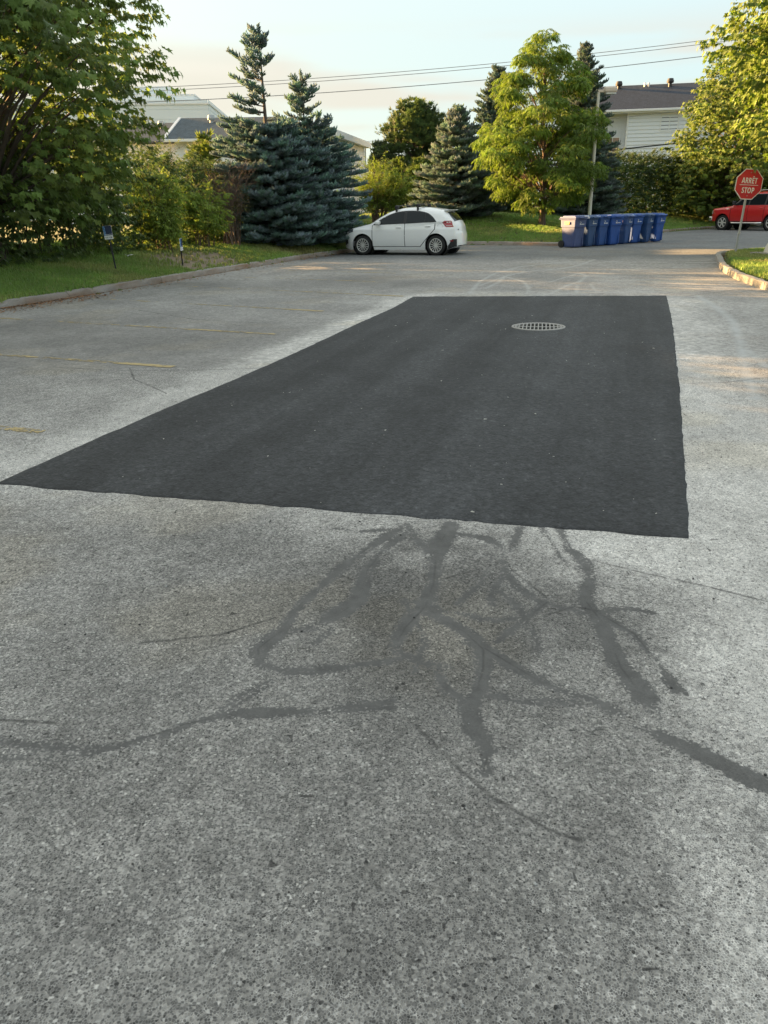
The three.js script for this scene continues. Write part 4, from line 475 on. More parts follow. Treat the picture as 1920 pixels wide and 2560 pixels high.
function roofVent(parent, x, y, z, s, mat) { mesh('roof_vent', merge([cyl(0.13 * s, 0.13 * s, 0.5 * s, 12, x, y, z), cyl(0.24 * s, 0.26 * s, 0.10 * s, 14, x, y + 0.34 * s, z), cyl(0.27 * s, 0.20 * s, 0.20 * s, 14, x, y + 0.44 * s, z)]), mat, parent); }
{ // white house behind the tall hedge
  const h = thing('white_house', 'white sided two storey house with dark shingle roof behind the tall hedge', 'house', [16.2, 0.7, -63], -11 * RAD), E = 6.95;
  mesh('wall', merge([box(14.6, E, 7.5, 4.9, E / 2, -4.4)]), sidingGrey, h);
  const rib = mesh('ribbed_siding', ribSiding(4.4, E - 0.02, 0.21), sidingGrey, h); rib.position.set(-2.3, 0, -0.60);
  const lap = mesh('lap_siding', lapSiding(10, E - 0.02, 0.25, 0.05), sidingWhite, h); lap.position.set(2.15, 0, 0);
  mesh('bay_wall', box(10, E - 0.02, 0.66, 7.15, (E - 0.02) / 2, -0.335), sidingWhite, h); mesh('corner_trim', box(0.13, E - 0.02, 0.10, 2.13, (E - 0.02) / 2, 0), trimWhite, h);
  const roof = mesh('roof', merge([slab([[-2.7, E, 0.55], [12.6, E, 0.55], [12.6, E + 2.05, -3.9], [-2.7, E + 2.05, -3.9]], 0.12), slab([[12.6, E, -8.4], [-2.7, E, -8.4], [-2.7, E + 2.05, -3.9], [12.6, E + 2.05, -3.9]], 0.12)]), shingles([0.050, 0.062, 0.086]), h);
  mesh('gutter', rbox(15.4, 0.15, 0.14, 0.03, 4.95, E + 0.02, 0.63), trimWhite, roof); mesh('fascia', box(15.3, 0.16, 0.03, 4.95, E - 0.06, 0.53), trimWhite, roof); mesh('soffit', box(15.2, 0.03, 1.1, 4.95, E - 0.02, 0.0), trimWhite, roof);
  [-2.4, 12.2].forEach((x) => { const s = new THREE.Shape([[0.1, 0], [-7.9, 0], [-3.9, 1.85]].map((p) => new THREE.Vector2(...p))), g = new THREE.ExtrudeGeometry(s, { depth: 0.1, bevelEnabled: false }).rotateY(-Math.PI / 2).translate(x, E, 0); mesh('gable', g, sidingGrey, h); });
  roofVent(roof, 1.55, E + 1.75, -3.3, 1.0, blackMetal); roofVent(roof, 5.25, E + 1.80, -3.3, 1.0, blackMetal); for (const x of [3.45, 3.75]) mesh('small_vent', cyl(0.06, 0.06, 0.35, 8, x, E + 1.9, -3.5), trimWhite, roof);
  windowPart(h, 1.2, 4.82, -0.55, 0.95, 0.95, 2, [std([0.15, 0.085, 0.055], 0.3), std([0.34, 0.235, 0.17], 0.4)]); windowPart(h, 5.05, 6.18, 0.02, 1.15, 1.05, 2, [darkGlass]);
  windowPart(h, 8.5, 6.1, 0.02, 1.2, 1.05, 2, [darkGlass]); windowPart(h, 5.05, 2.4, 0.02, 1.4, 1.2, 2, [darkGlass]);
}
{ // low house with grey roof, behind the shrubs on the bank
  const h = thing('low_house', 'low white house with grey shingle roof seen over the pale shrub', 'house', [-12.2, 0.6, -50]), E = 4.72;
  mesh('wall', box(5.8, E - 0.01, 8, 3.1, E / 2, -4.4), sidingWhite, h); const lap = mesh('lap_siding', lapSiding(5.8, E - 0.3, 0.2), sidingWhite, h); lap.position.set(0.2, 0, -0.395);
  const roof = mesh('roof', merge([slab([[-0.15, E, 0.2], [6.2, E, 0.2], [6.2, E + 1.5, -4.4], [-0.15, E + 1.5, -4.4]], 0.1), slab([[6.2, E, -9], [-0.15, E, -9], [-0.15, E + 1.5, -4.4], [6.2, E + 1.5, -4.4]], 0.1)]), shingles([0.105, 0.128, 0.140]), h);
  mesh('rake_board', slab([[-0.32, E - 0.1, 0.24], [-0.15, E - 0.1, 0.24], [-0.15, E + 1.42, -4.4], [-0.32, E + 1.42, -4.4]], 0.24), trimWhite, roof); mesh('gutter', rbox(6.4, 0.16, 0.14, 0.03, 3.0, E - 0.02, 0.27), trimWhite, roof); mesh('wall_band', box(5.9, 0.10, 0.05, 3.1, E - 0.85, -0.36), trimWhite, h);
  roofVent(roof, 1.95, E + 1.05, -3.2, 0.9, std([0.40, 0.42, 0.42], 0.5)); windowPart(h, 2.6, 3.05, -0.36, 0.9, 1.0, 1, [darkGlass]); windowPart(h, 4.9, 3.05, -0.36, 1.0, 1.0, 2, [darkGlass]);
  const n = thing('low_house', 'farther grey roofed house half hidden by the big maple crown', 'house', [-21.5, 0.6, -55.5]), E2 = 5.0;
  mesh('wall', box(8.6, E2 - 0.01, 8, 4.4, E2 / 2, -4.4), sidingWhite, n); const r2 = mesh('roof', merge([slab([[-0.2, E2, 0.2], [9.2, E2, 0.2], [9.2, E2 + 1.5, -4.4], [-0.2, E2 + 1.5, -4.4]], 0.1), slab([[9.2, E2, -9], [-0.2, E2, -9], [-0.2, E2 + 1.5, -4.4], [9.2, E2 + 1.5, -4.4]], 0.1)]), shingles([0.13, 0.14, 0.145]), n);
  roofVent(r2, 6.8, E2 + 1.0, -3, 0.9, std([0.40, 0.40, 0.38], 0.5)); roofVent(r2, 7.9, E2 + 0.9, -3, 0.7, std([0.35, 0.30, 0.28], 0.5)); windowPart(n, 6, 3.2, -0.36, 1.2, 1.0, 2, [darkGlass]);
}
{ // white house end seen between the spruces and the golden shrub
  const h = thing('side_house', 'long white sided house wall receding behind the blue spruces', 'house', [-3.25, 0.6, -45], Math.PI / 2 - 0.18), E = 4.85;   // local +x runs back along the wall
  mesh('wall', box(9.7, E, 3.4, 8.35, E / 2, -1.74), sidingWhite, h); const lap = mesh('lap_siding', lapSiding(9.7, E - 0.2, 0.2), sidingWhite, h); lap.position.set(3.5, 0, -0.035);
  const roof = mesh('roof', merge([slab([[3.2, E, 0.35], [13.6, E, 0.35], [13.6, E + 0.42, -1.7], [3.2, E + 0.42, -1.7]], 0.12), slab([[13.6, E, -3.8], [3.2, E, -3.8], [3.2, E + 0.42, -1.7], [13.6, E + 0.42, -1.7]], 0.12)]), shingles([0.12, 0.125, 0.13]), h);
  mesh('fascia', box(10.4, 0.34, 0.06, 8.4, E - 0.02, 0.36), trimWhite, roof); mesh('soffit', box(10.4, 0.04, 0.4, 8.4, E - 0.16, 0.15), trimWhite, roof);
  mesh('wall_lamp', merge([box(0.2, 0.12, 0.16, 9.3, E - 0.55, 0.06), cyl(0.05, 0.08, 0.14, 8, 9.3, E - 0.72, 0.14)]), std([0.3, 0.3, 0.3], 0.5), h); windowPart(h, 7.9, 3.55, 0.01, 0.9, 1.25, 2, [darkGlass]); windowPart(h, 5.0, 3.55, 0.01, 0.9, 1.25, 2, [darkGlass]); mesh('downpipe', cyl(0.05, 0.05, E - 0.1, 8, 13.1, 0, 0.06), trimWhite, h);
}
{ // big pale block far behind
  const h = thing('pale_building', 'big far pale panelled building with green tinted windows', 'building', [-18.5, 0, -95], 3 * RAD), panel = std([0.70, 0.745, 0.755], 0.6), panel2 = std([0.72, 0.775, 0.78], 0.6), green = std([0.16, 0.42, 0.36], 0.1);
  mesh('wall', box(26, 12.3, 30, -13, 6.15, -15), panel, h);
  for (let k = 0; k < 9; k++) { mesh('panel', box(25.9, 0.92, 0.05, -13, 4.6 + k * 0.96, 0.02), panel, h); mesh('panel', box(0.05, 0.92, 29.9, 0.02, 4.6 + k * 0.96, -15), panel2, h); }
  mesh('parapet', box(26.3, 0.18, 30.3, -13, 12.36, -15), trimWhite, h);
  const tier = mesh('upper_tier', box(22, 1.3, 24, -13.0, 13.0, -15.5), panel2, h); mesh('screen', box(22.2, 0.1, 24.2, -13, 13.68, -15.5), trimWhite, tier); mesh('plant_room', box(7, 1.5, 8, -8.5, 14.1, -10), panel2, tier);
  for (let k = 0; k < 5; k++) { const w = windowPart(h, -2.9 - k * 4.3, 9.55, 0.06, 1.9, 0.95, 1, [green], 0.08); w.name = 'window'; mesh('pane', box(0.55, 0.95, 0.012, 1.35, 0, -0.01), std([0.45, 0.55, 0.55], 0.2), w); }
}
{ // townhouse row that stands outside the view to the left; the evening sun sets behind it
  const h = thing('townhouse_row', 'long white townhouse row with grey roof beyond the hedge up the bank', 'house', [-22, 0.5, -30.5], -Math.PI / 2), E = 3.3;    // local +x runs towards +z, front faces the lot
  mesh('wall', box(48, E, 8, 24, E / 2, 4), sidingWhite, h); const lap = mesh('lap_siding', lapSiding(48, E - 0.1, 0.2), sidingWhite, h); lap.rotation.y = Math.PI; lap.position.set(48, 0, -0.005);
  mesh('roof', merge([slab([[48.4, E, -0.5], [-0.4, E, -0.5], [-0.4, E + 2, 4], [48.4, E + 2, 4]], 0.12), slab([[-0.4, E, 8.5], [48.4, E, 8.5], [48.4, E + 2, 4], [-0.4, E + 2, 4]], 0.12)]), shingles([0.13, 0.14, 0.145]), h);
  [0, 47.9].forEach((x) => { const s = new THREE.Shape([[0, 0], [8, 0], [4, 1.9]].map((p) => new THREE.Vector2(...p))), g = new THREE.ExtrudeGeometry(s, { depth: 0.1, bevelEnabled: false }).rotateY(-Math.PI / 2).translate(x + 0.1, E, 0); mesh('gable', g, sidingGrey, h); });
  for (let k = 0; k < 8; k++) { const a = windowPart(h, 3 + 6 * k, 1.9, -0.04, 1.3, 1.1, 2, [darkGlass]); a.rotation.y = Math.PI; }
}

/* ---------- vehicles: the side is a height field, width over (length, height) ---------- */
function smooth(pts, n = 260) { const c = new THREE.CatmullRomCurve3(pts.map(([x, y]) => V(x, y, 0)), false, 'centripetal'), out = []; for (let i = 0; i <= n; i++) { const p = c.getPoint(i / n); if (!out.length || p.x > out[out.length - 1][0] + 1e-4) out.push([p.x, p.y]); } return out; }
function shell(o) {                                                   // o: top [[x, y]], sill, arches [[x, y, r]], W(x, y), round
  const top = smooth(o.top), T = curve(top), x0 = top[0][0], x1 = top[top.length - 1][0];
  const bottom = (x) => { let b = o.bottom(x); for (const [ax, ay, r] of o.arches) { const d = Math.abs(x - ax); if (d < r) b = Math.max(b, ay + Math.sqrt(r * r - d * d)); } return b; };
  const edge = (x, y) => { let m = 1e9; for (let i = 1; i < top.length; i++) { const [ax, ay] = top[i - 1], [bx, by] = top[i]; if (Math.abs(ax - x) > 0.5 && Math.abs(bx - x) > 0.5) continue; const dx = bx - ax, dy = by - ay, t = clamp(((x - ax) * dx + (y - ay) * dy) / (dx * dx + dy * dy)); m = Math.min(m, Math.hypot(x - ax - dx * t, y - ay - dy * t)); } return m; };
  const w = (x, y) => { const d = edge(x, y), r = o.round(x, y); return o.W(x, y) - (d < r ? r * (1 - Math.sqrt(Math.max(0, 1 - (1 - d / r) ** 2))) : 0); };
  return { T, bottom, w, x0, x1 };
}
function skin(S, xa, xb, lo, hi, nx, ny, out, side, pow = 1) {        // a piece of the side between lo(x) and hi(x)
  const pos = [], idx = []; for (let i = 0; i <= nx; i++) { const x = lerp(xa, xb, i / nx), a = lo(x), b = Math.max(a + 0.002, hi(x)); for (let j = 0; j <= ny; j++) { const y = lerp(a, b, 1 - Math.pow(1 - j / ny, pow)); pos.push(x, y, side * (S.w(x, y) + out)); } }
  for (let i = 0; i < nx; i++) for (let j = 0; j < ny; j++) { const a = i * (ny + 1) + j, b = a + 1, c = a + ny + 1, d = c + 1; side > 0 ? idx.push(a, c, d, a, d, b) : idx.push(a, d, c, a, b, d); }
  const g = new THREE.BufferGeometry(); g.setAttribute('position', new THREE.Float32BufferAttribute(pos, 3)); g.setIndex(idx); g.computeVertexNormals(); return g;
}
function strip(S, xa, xb, inset, out, crown, nx = 60, nz = 14, yAt = null) {   // the top, from side to side
  const pos = [], idx = []; for (let i = 0; i <= nx; i++) { const x = lerp(xa, xb, i / nx), y = (yAt || S.T)(x), e = 0.004, sl = (S.T(Math.min(S.x1, x + e)) - S.T(Math.max(S.x0, x - e))) / (2 * e), nl = Math.hypot(1, sl), hw = Math.max(0.02, S.w(x, S.T(x)) * inset); for (let k = 0; k <= nz; k++) { const z = lerp(-hw, hw, k / nz), c = crown(x) * (1 - (z / Math.max(0.05, S.w(x, S.T(x)))) ** 2) + out; pos.push(x - c * sl / nl, y + c / nl, z); } }
  for (let i = 0; i < nx; i++) for (let k = 0; k < nz; k++) { const a = i * (nz + 1) + k, b = a + 1, c = a + nz + 1, d = c + 1; idx.push(a, b, d, a, d, c); }
  const g = new THREE.BufferGeometry(); g.setAttribute('position', new THREE.Float32BufferAttribute(pos, 3)); g.setIndex(idx); g.computeVertexNormals(); return g;
}
const pair = (name, f, mat, parent) => [1, -1].map((s) => mesh(name, f(s), mat, parent));
function shellBody(S, crown) { const parts = []; for (const s of [1, -1]) parts.push(skin(S, S.x0, S.x1, S.bottom, S.T, 220, 26, 0, s, 1.7)); parts.push(strip(S, S.x0, S.x1, 1, 0, crown, 220, 16)); 
  const under = []; const nx = 100, pos = [], idx = []; for (let i = 0; i <= nx; i++) { const x = lerp(S.x0, S.x1, i / nx), y = S.bottom(x), hw = S.w(x, y); pos.push(x, y, -hw, x, y, hw); } for (let i = 0; i < nx; i++) { const a = 2 * i; idx.push(a, a + 2, a + 3, a, a + 3, a + 1); } const g = new THREE.BufferGeometry(); g.setAttribute('position', new THREE.Float32BufferAttribute(pos, 3)); g.setIndex(idx); g.computeVertexNormals(); parts.push(g); return merge(parts); }
const rubber = std([0.018, 0.018, 0.018], 0.85), alloy = std([0.66, 0.65, 0.62], 0.4, 0.35), cavity = std([0.012, 0.012, 0.012], 0.9), plasticBlack = std([0.025, 0.025, 0.026], 0.6);
const carGlass = new THREE.MeshPhysicalMaterial({ color: new THREE.Color().setRGB(0.012, 0.016, 0.018), roughness: 0.05, specularIntensity: 0.55 });
function wheel(parent, x, r, z, width, rimR, spokes, twin, side) {
  const g = new THREE.Group(); g.name = 'wheel'; g.position.set(x, r, z); parent.add(g); const h = width / 2;
  mesh('tyre', new THREE.LatheGeometry([[rimR, -h * 0.8], [rimR + 0.012, -h * 0.98], [r - 0.05, -h], [r - 0.012, -h * 0.85], [r, -h * 0.6], [r, h * 0.6], [r - 0.012, h * 0.85], [r - 0.05, h], [rimR + 0.012, h * 0.98], [rimR, h * 0.8]].map((p) => new THREE.Vector2(...p)), 40).rotateX(Math.PI / 2), rubber, g);
  const f = side * h, rim = mesh('rim', merge([new THREE.LatheGeometry([[rimR - 0.004, 0.10], [rimR - 0.018, 0.0], [rimR - 0.014, -0.012], [rimR + 0.003, -0.012], [rimR + 0.004, 0.0]].map(([a, b]) => new THREE.Vector2(a, -b)), 40).rotateX(Math.PI / 2).scale(1, 1, side), cyl(0.058, 0.05, 0.05, 16, 0, -0.05, 0).rotateX(Math.PI / 2 * side), ...Array.from({ length: spokes }, (_, k) => { const a = k / spokes * 6.283, list = twin ? [-1, 1] : [0]; return merge(list.map((q) => { const s = new THREE.BoxGeometry(rimR - 0.05, twin ? 0.020 : 0.075, 0.028, 1, 1, 1).translate((rimR - 0.05) / 2 + 0.035, q * 0.004, 0); if (!twin) { const p = s.attributes.position; for (let i = 0; i < p.count; i++) if (p.getX(i) > 0.12) p.setY(i, p.getY(i) * 0.72); } return s.rotateZ(a + q * 0.20).translate(0, 0, -0.012 * side); })); })]), alloy, g); rim.position.z = f * 0.86;
  mesh('brake', cyl(rimR - 0.02, rimR - 0.02, 0.04, 28).rotateX(Math.PI / 2).translate(0, 0, f * 0.25), cavity, g);
  return g;
}
const archLiner = (list, out) => (list.flatMap(([x, y, r]) => [1, -1].map((s) => { const c = new THREE.CylinderGeometry(r - 0.003, r - 0.003, 0.34, 24, 1, true, 0, Math.PI * 2).rotateX(Math.PI / 2); c.translate(x, y, s * (out - 0.19)); return merge([c, new THREE.CircleGeometry(r - 0.003, 24).translate(x, y, s * (out - 0.35)).scale(1, 1, 1)]); })));
{ // white hatchback
  const car = thing('hatchback_car', 'white five door hatchback with black roof rack parked nose to the kerb', 'car', [0, 0, 0]);
  const A = [[0.83, 0.31, 0.375], [3.41, 0.31, 0.375]];
  const S = shell({ top: [[0, 0.30], [0.012, 0.46], [0.05, 0.60], [0.16, 0.715], [0.42, 0.835], [0.80, 0.925], [1.08, 0.99], [1.40, 1.175], [1.72, 1.335], [2.05, 1.425], [2.45, 1.455], [2.90, 1.445], [3.30, 1.405], [3.60, 1.345], [3.66, 1.30], [3.80, 1.15], [3.93, 1.00], [3.985, 0.90], [4.01, 0.74], [4.055, 0.62], [4.065, 0.42], [4.07, 0.30]], arches: A,
    bottom: (x) => 0.175 + 0.05 * ss(0.35, 0, x) + 0.10 * ss(3.75, 4.05, x), round: (x, y) => y > 1.2 ? 0.16 : y > 0.85 ? 0.12 : 0.09,
    W: (x, y) => { const belt = 0.94 + 0.03 * (x - 1.3); let w = y < belt ? 0.862 - 0.055 * ((y - 0.62) / 0.34) ** 2 + 0.012 * Math.exp(-(((y - 0.80) / 0.05) ** 2)) : 0.815 - 0.40 * (y - belt); w += 0.022 * (Math.exp(-(((x - 0.83) / 0.42) ** 2)) + Math.exp(-(((x - 3.41) / 0.42) ** 2))) * ss(0.95, 0.6, y); w -= 0.40 * Math.pow(clamp((0.62 - x) / 0.62), 2.3); w -= 0.22 * Math.pow(clamp((x - 3.45) / 0.62), 2.2); return w; } });
  const white = new THREE.MeshPhysicalMaterial({ color: new THREE.Color().setRGB(0.86, 0.86, 0.85), roughness: 0.32, clearcoat: 1, clearcoatRoughness: 0.04 });
  const crown = (x) => 0.035 + 0.06 * clamp(1 - x / 0.5) + 0.05 * clamp((x - 3.6) / 0.4);
  mesh('body', shellBody(S, crown), white, car);
  const DLO = curve(smooth([[1.22, 0.965], [1.45, 1.115], [1.75, 1.262], [2.05, 1.345], [2.45, 1.378], [2.85, 1.355], [3.12, 1.285], [3.30, 1.16], [3.41, 1.045]], 80)), belt = (x) => 0.945 + 0.036 * (x - 1.22);
  pair('window_surround', ((s) => skin(S, 1.22, 3.41, belt, DLO, 60, 8, 0.004, s)), plasticBlack, car);
  const pane = (a, b) => ((s) => skin(S, a, b, (x) => belt(x) + 0.02, (x) => Math.max(belt(x) + 0.022, DLO(x) - 0.028), 30, 8, 0.009, s));
  for (const [a, b] of [[1.34, 2.28], [2.38, 3.00], [3.03, 3.36]]) pair('side_window', pane(a, b), carGlass, car);
  mesh('windscreen', strip(S, 1.12, 1.80, 0.86, 0.006, crown), carGlass, car); mesh('rear_window', strip(S, 3.665, 3.915, 0.84, 0.008, crown), carGlass, car);
  // doors stand a few millimetres proud with a gap around them
  const D = (a, b, lo) => { const d = pair('door', ((s) => skin(S, a, b, lo, (x) => belt(x) - 0.012, 40, 12, 0.006, s)), white, car); return d; };
  const d1 = D(1.20, 2.325, () => 0.285), d2 = D(2.345, 3.36, (x) => Math.max(0.285, x > 2.86 ? 0.285 + (x - 2.86) * 1.05 : 0.285));
  pair('door_gap', (s) => merge([skin(S, 1.180, 1.205, () => 0.275, (x) => belt(x), 2, 12, 0.003, s), skin(S, 2.32, 2.35, () => 0.275, (x) => belt(x), 2, 12, 0.003, s), skin(S, 1.18, 2.88, () => 0.268, () => 0.292, 30, 2, 0.003, s), skin(S, 2.86, 3.385, (x) => 0.268 + (x - 2.87) * 1.05, (x) => 0.300 + (x - 2.87) * 1.05, 30, 2, 0.003, s), skin(S, 3.355, 3.385, (x) => 0.80, (x) => belt(x), 2, 6, 0.003, s)]), cavity, car);
  for (const [d, x] of [[d1, 2.12], [d2, 3.14]]) [1, -1].forEach((s, k) => mesh('handle', rbox(0.19, 0.032, 0.035, 0.014, x, 0.868 + 0.03 * (x - 2), s * (S.w(x, 0.86) + 0.02)), white, d[k]));
  pair('side_crease', ((s) => skin(S, 1.25, 3.0, (x) => 0.595 + 0.02 * (x - 1.2), (x) => 0.606 + 0.02 * (x - 1.2), 30, 2, 0.010, s)), white, car);
  pair('sill', ((s) => skin(S, 1.24, 3.00, () => 0.17, () => 0.262, 30, 4, 0.016, s)), white, car);
  mesh('fuel_flap', new THREE.TorusGeometry(0.083, 0.004, 6, 28).translate(3.545, 0.895, 0).translate(0, 0, S.w(3.545, 0.895) + 0.001), std([0.42, 0.42, 0.42], 0.5), car);
  for (const s of [1, -1]) {
    mesh('tail_lamp', skin(S, 3.60, 3.965, (x) => lerp(0.995, 0.870, ss(3.6, 3.75, x)), (x) => lerp(1.005, 1.06, ss(3.60, 3.68, x)) - 0.22 * ss(3.86, 3.98, x), 20, 8, 0.008, s), new THREE.MeshPhysicalMaterial({ color: new THREE.Color().setRGB(0.34, 0.008, 0.012), roughness: 0.2, clearcoat: 1 }), car);
    mesh('tail_lamp_lens', skin(S, 3.74, 3.92, () => 0.90, () => 0.925, 8, 2, 0.012, s), std([0.55, 0.35, 0.33], 0.2), car);
    mesh('head_lamp', skin(S, 0.10, 0.50, (x) => lerp(0.64, 0.735, ss(0.1, 0.5, x)), (x) => Math.min(S.T(x) - 0.012, lerp(0.70, 0.83, ss(0.1, 0.45, x))), 20, 5, 0.008, s), new THREE.MeshPhysicalMaterial({ color: new THREE.Color().setRGB(0.10, 0.11, 0.12), roughness: 0.1, clearcoat: 1 }), car);
    mesh('head_lamp_lens', skin(S, 0.20, 0.30, () => 0.69, () => 0.735, 6, 3, 0.012, s), std([0.7, 0.7, 0.68], 0.15, 0.3), car);
    mesh('fog_recess', skin(S, 0.07, 0.25, (x) => lerp(0.30, 0.37, ss(0.07, 0.25, x)), (x) => lerp(0.49, 0.54, ss(0.07, 0.25, x)), 10, 6, 0.006, s), plasticBlack, car);
    mesh('rear_bumper_insert', skin(S, 3.80, 4.055, (x) => S.bottom(x) + 0.002, (x) => lerp(0.31, 0.50, ss(3.80, 3.95, x)), 20, 8, 0.012, s), plasticBlack, car);
    mesh('bumper_reflector', skin(S, 3.87, 3.97, () => 0.43, () => 0.47, 6, 2, 0.016, s), std([0.25, 0.012, 0.015], 0.3), car);
    mesh('mirror', merge([rbox(0.16, 0.12, 0.20, 0.045, 1.42, 1.02, s * 0.93), rbox(0.06, 0.05, 0.10, 0.015, 1.40, 0.965, s * 0.83)]), white, car);
    mesh('mirror_base', skin(S, 1.20, 1.42, (x) => 0.955, (x) => lerp(0.958, 1.07, ss(1.2, 1.42, x)), 8, 3, 0.011, s), plasticBlack, car);
  }
  mesh('licence_plate', rbox(0.012, 0.13, 0.34, 0.004, 4.125, 0.50, 0), std([0.75, 0.76, 0.78], 0.5), car);
  pair('spoiler', ((s) => rbox(0.16, 0.03, 0.56, 0.012, 3.66, 1.375, s * 0.27)), white, car); mesh('rear_badge', rbox(0.006, 0.03, 0.14, 0.002, 4.052, 0.79, 0.42), std([0.25, 0.25, 0.27], 0.3, 0.6), car);
  mesh('front_grille', strip(S, 0.02, 0.075, 0.55, 0.006, crown, 10, 10), plasticBlack, car);
  for (const [k, x] of [[0, 1.98], [1, 2.72]]) { const y = S.T(x); const rack = mesh('roof_rack', merge([rbox(0.075, 0.030, 1.18, 0.012, x, y + 0.115, 0)]), plasticBlack, car); for (const s of [1, -1]) mesh('rack_foot', merge([rbox(0.13, 0.105, 0.12, 0.035, x, y + 0.075, s * 0.565), rbox(0.07, 0.14, 0.035, 0.012, x, y - 0.02, s * 0.620)]), plasticBlack, rack); }
  archLiner(A, 0.83).forEach((g) => mesh('wheel_housing', g, cavity, car)); mesh('underbody', rbox(3.2, 0.12, 1.3, 0.04, 2.1, 0.24, 0), cavity, car);
  for (const x of [0.83, 3.41]) for (const s of [1, -1]) wheel(car, x, 0.312, s * 0.755, 0.20, 0.214, 7, true, s);
  // local +x runs from nose to tail; the tail stands a little nearer the lot
  const turn = -22 * RAD, cx = 2.12; car.rotation.y = turn; const mid = [0.95, -27.7]; car.position.set(mid[0] - cx * Math.cos(turn), 0, mid[1] + cx * Math.sin(turn));
}
{ // red truck
  const car = thing('red_truck', 'shiny red truck with a silver step bar parked at the kerb behind the stop sign', 'truck', [0, 0, 0]);
  const A = [[0.92, 0.40, 0.47], [3.95, 0.40, 0.47]];
  const S = shell({ top: [[0, 0.50], [0.01, 0.80], [0.05, 1.00], [0.14, 1.085], [0.60, 1.155], [1.20, 1.225], [1.42, 1.27], [1.75, 1.60], [2.0, 1.80], [2.35, 1.90], [3.0, 1.935], [4.0, 1.925], [4.7, 1.875], [4.86, 1.80], [4.98, 1.45], [5.04, 1.15], [5.10, 0.85], [5.12, 0.52]], arches: A,
    bottom: (x) => 0.47 + 0.03 * ss(4.3, 5.1, x), round: (x, y) => y > 1.4 ? 0.17 : 0.10,
    W: (x, y) => { let w = y < 1.24 ? 0.955 - 0.05 * ((y - 0.85) / 0.4) ** 2 + 0.012 * Math.exp(-(((y - 1.05) / 0.06) ** 2)) : 0.905 - 0.30 * (y - 1.24); w += 0.045 * (Math.exp(-(((x - 0.92) / 0.5) ** 4)) + Math.exp(-(((x - 3.95) / 0.5) ** 4))) * ss(1.2, 0.8, y); w -= 0.26 * Math.pow(clamp((0.4 - x) / 0.4), 2.4) + 0.12 * Math.pow(clamp((x - 4.7) / 0.42), 2); return w; } });
  const red = new THREE.MeshPhysicalMaterial({ color: new THREE.Color().setRGB(0.52, 0.012, 0.016), roughness: 0.35, clearcoat: 1, clearcoatRoughness: 0.04 }), crown = () => 0.04, chrome = std([0.75, 0.75, 0.74], 0.18, 0.95);
  mesh('body', shellBody(S, crown), red, car);
  const DLO = curve(smooth([[1.50, 1.30], [1.78, 1.55], [2.05, 1.74], [2.4, 1.81], [3.2, 1.835], [4.4, 1.82], [4.72, 1.70], [4.86, 1.33]], 60)), belt = (x) => 1.275;
  pair('window_surround', ((s) => skin(S, 1.50, 4.86, belt, DLO, 60, 8, 0.004, s)), plasticBlack, car);
  for (const [a, b] of [[1.62, 2.42], [2.50, 3.40], [3.50, 4.78]]) pair('side_window', ((s) => skin(S, a, b, (x) => belt(x) + 0.02, (x) => Math.max(belt(x) + 0.022, DLO(x) - 0.03), 24, 8, 0.010, s)), carGlass, car);
  mesh('windscreen', strip(S, 1.46, 1.98, 0.86, 0.006, crown), carGlass, car);
  const doors = [[1.42, 2.46], [2.48, 3.46]].map(([a, b]) => pair('door', ((s) => skin(S, a, b, (x) => Math.max(0.50, x > 3.4 ? 0.7 : 0.5), () => 1.262, 30, 10, 0.006, s)), red, car));
  for (const x of [1.405, 2.47, 3.47]) pair('door_gap', (s) => skin(S, x - 0.014, x + 0.014, () => 0.49, () => 1.27, 2, 10, 0.003, s), cavity, car);
  doors.forEach((d, i) => [1, -1].forEach((s, k) => mesh('handle', rbox(0.2, 0.04, 0.04, 0.015, [2.28, 3.28][i], 1.13, s * (S.w(2.3, 1.13) + 0.022)), red, d[k])));
  pair('body_crease', ((s) => skin(S, 1.45, 3.40, () => 0.715, () => 0.735, 30, 2, 0.016, s)), red, car);
  for (const s of [1, -1]) { mesh('step_bar', tube([[1.45, 0.40, s * 0.90], [1.60, 0.385, s * 0.98], [2.5, 0.385, s * 0.99], [3.25, 0.385, s * 0.98], [3.38, 0.40, s * 0.90]], 0.045, 0.045, 24, 10), chrome, car); mesh('mirror', merge([rbox(0.14, 0.20, 0.20, 0.04, 1.66, 1.40, s * 1.08), rbox(0.06, 0.05, 0.16, 0.02, 1.66, 1.33, s * 0.96)]), plasticBlack, car);
    mesh('head_lamp', skin(S, 0.03, 0.26, () => 0.84, (x) => Math.min(S.T(x) - 0.02, 1.04), 12, 5, 0.008, s), std([0.55, 0.50, 0.45], 0.15, 0.2), car); mesh('tail_lamp', skin(S, 4.86, 5.04, () => 0.95, () => 1.22, 10, 5, 0.008, s), std([0.25, 0.01, 0.012], 0.25), car); mesh('badge', skin(S, 1.12, 1.34, () => 1.085, () => 1.11, 6, 2, 0.006, s), chrome, car); }
  mesh('front_bumper', rbox(0.22, 0.22, 1.80, 0.06, 0.06, 0.60, 0), chrome, car); mesh('grille', strip(S, 0.012, 0.05, 0.6, 0.008, crown, 8, 8), plasticBlack, car);
  pair('roof_rail', ((s) => tube([[2.4, 1.90, s * 0.66], [2.5, 1.965, s * 0.66], [4.5, 1.955, s * 0.66], [4.6, 1.88, s * 0.66]], 0.02, 0.02, 20, 6)), chrome, car);
  archLiner(A, 0.92).forEach((g) => mesh('wheel_housing', g, cavity, car)); mesh('underbody', rbox(4.2, 0.2, 1.3, 0.05, 2.5, 0.48, 0), cavity, car);
  for (const x of [0.92, 3.95]) for (const s of [1, -1]) wheel(car, x, 0.395, s * 0.82, 0.25, 0.262, 6, false, s);
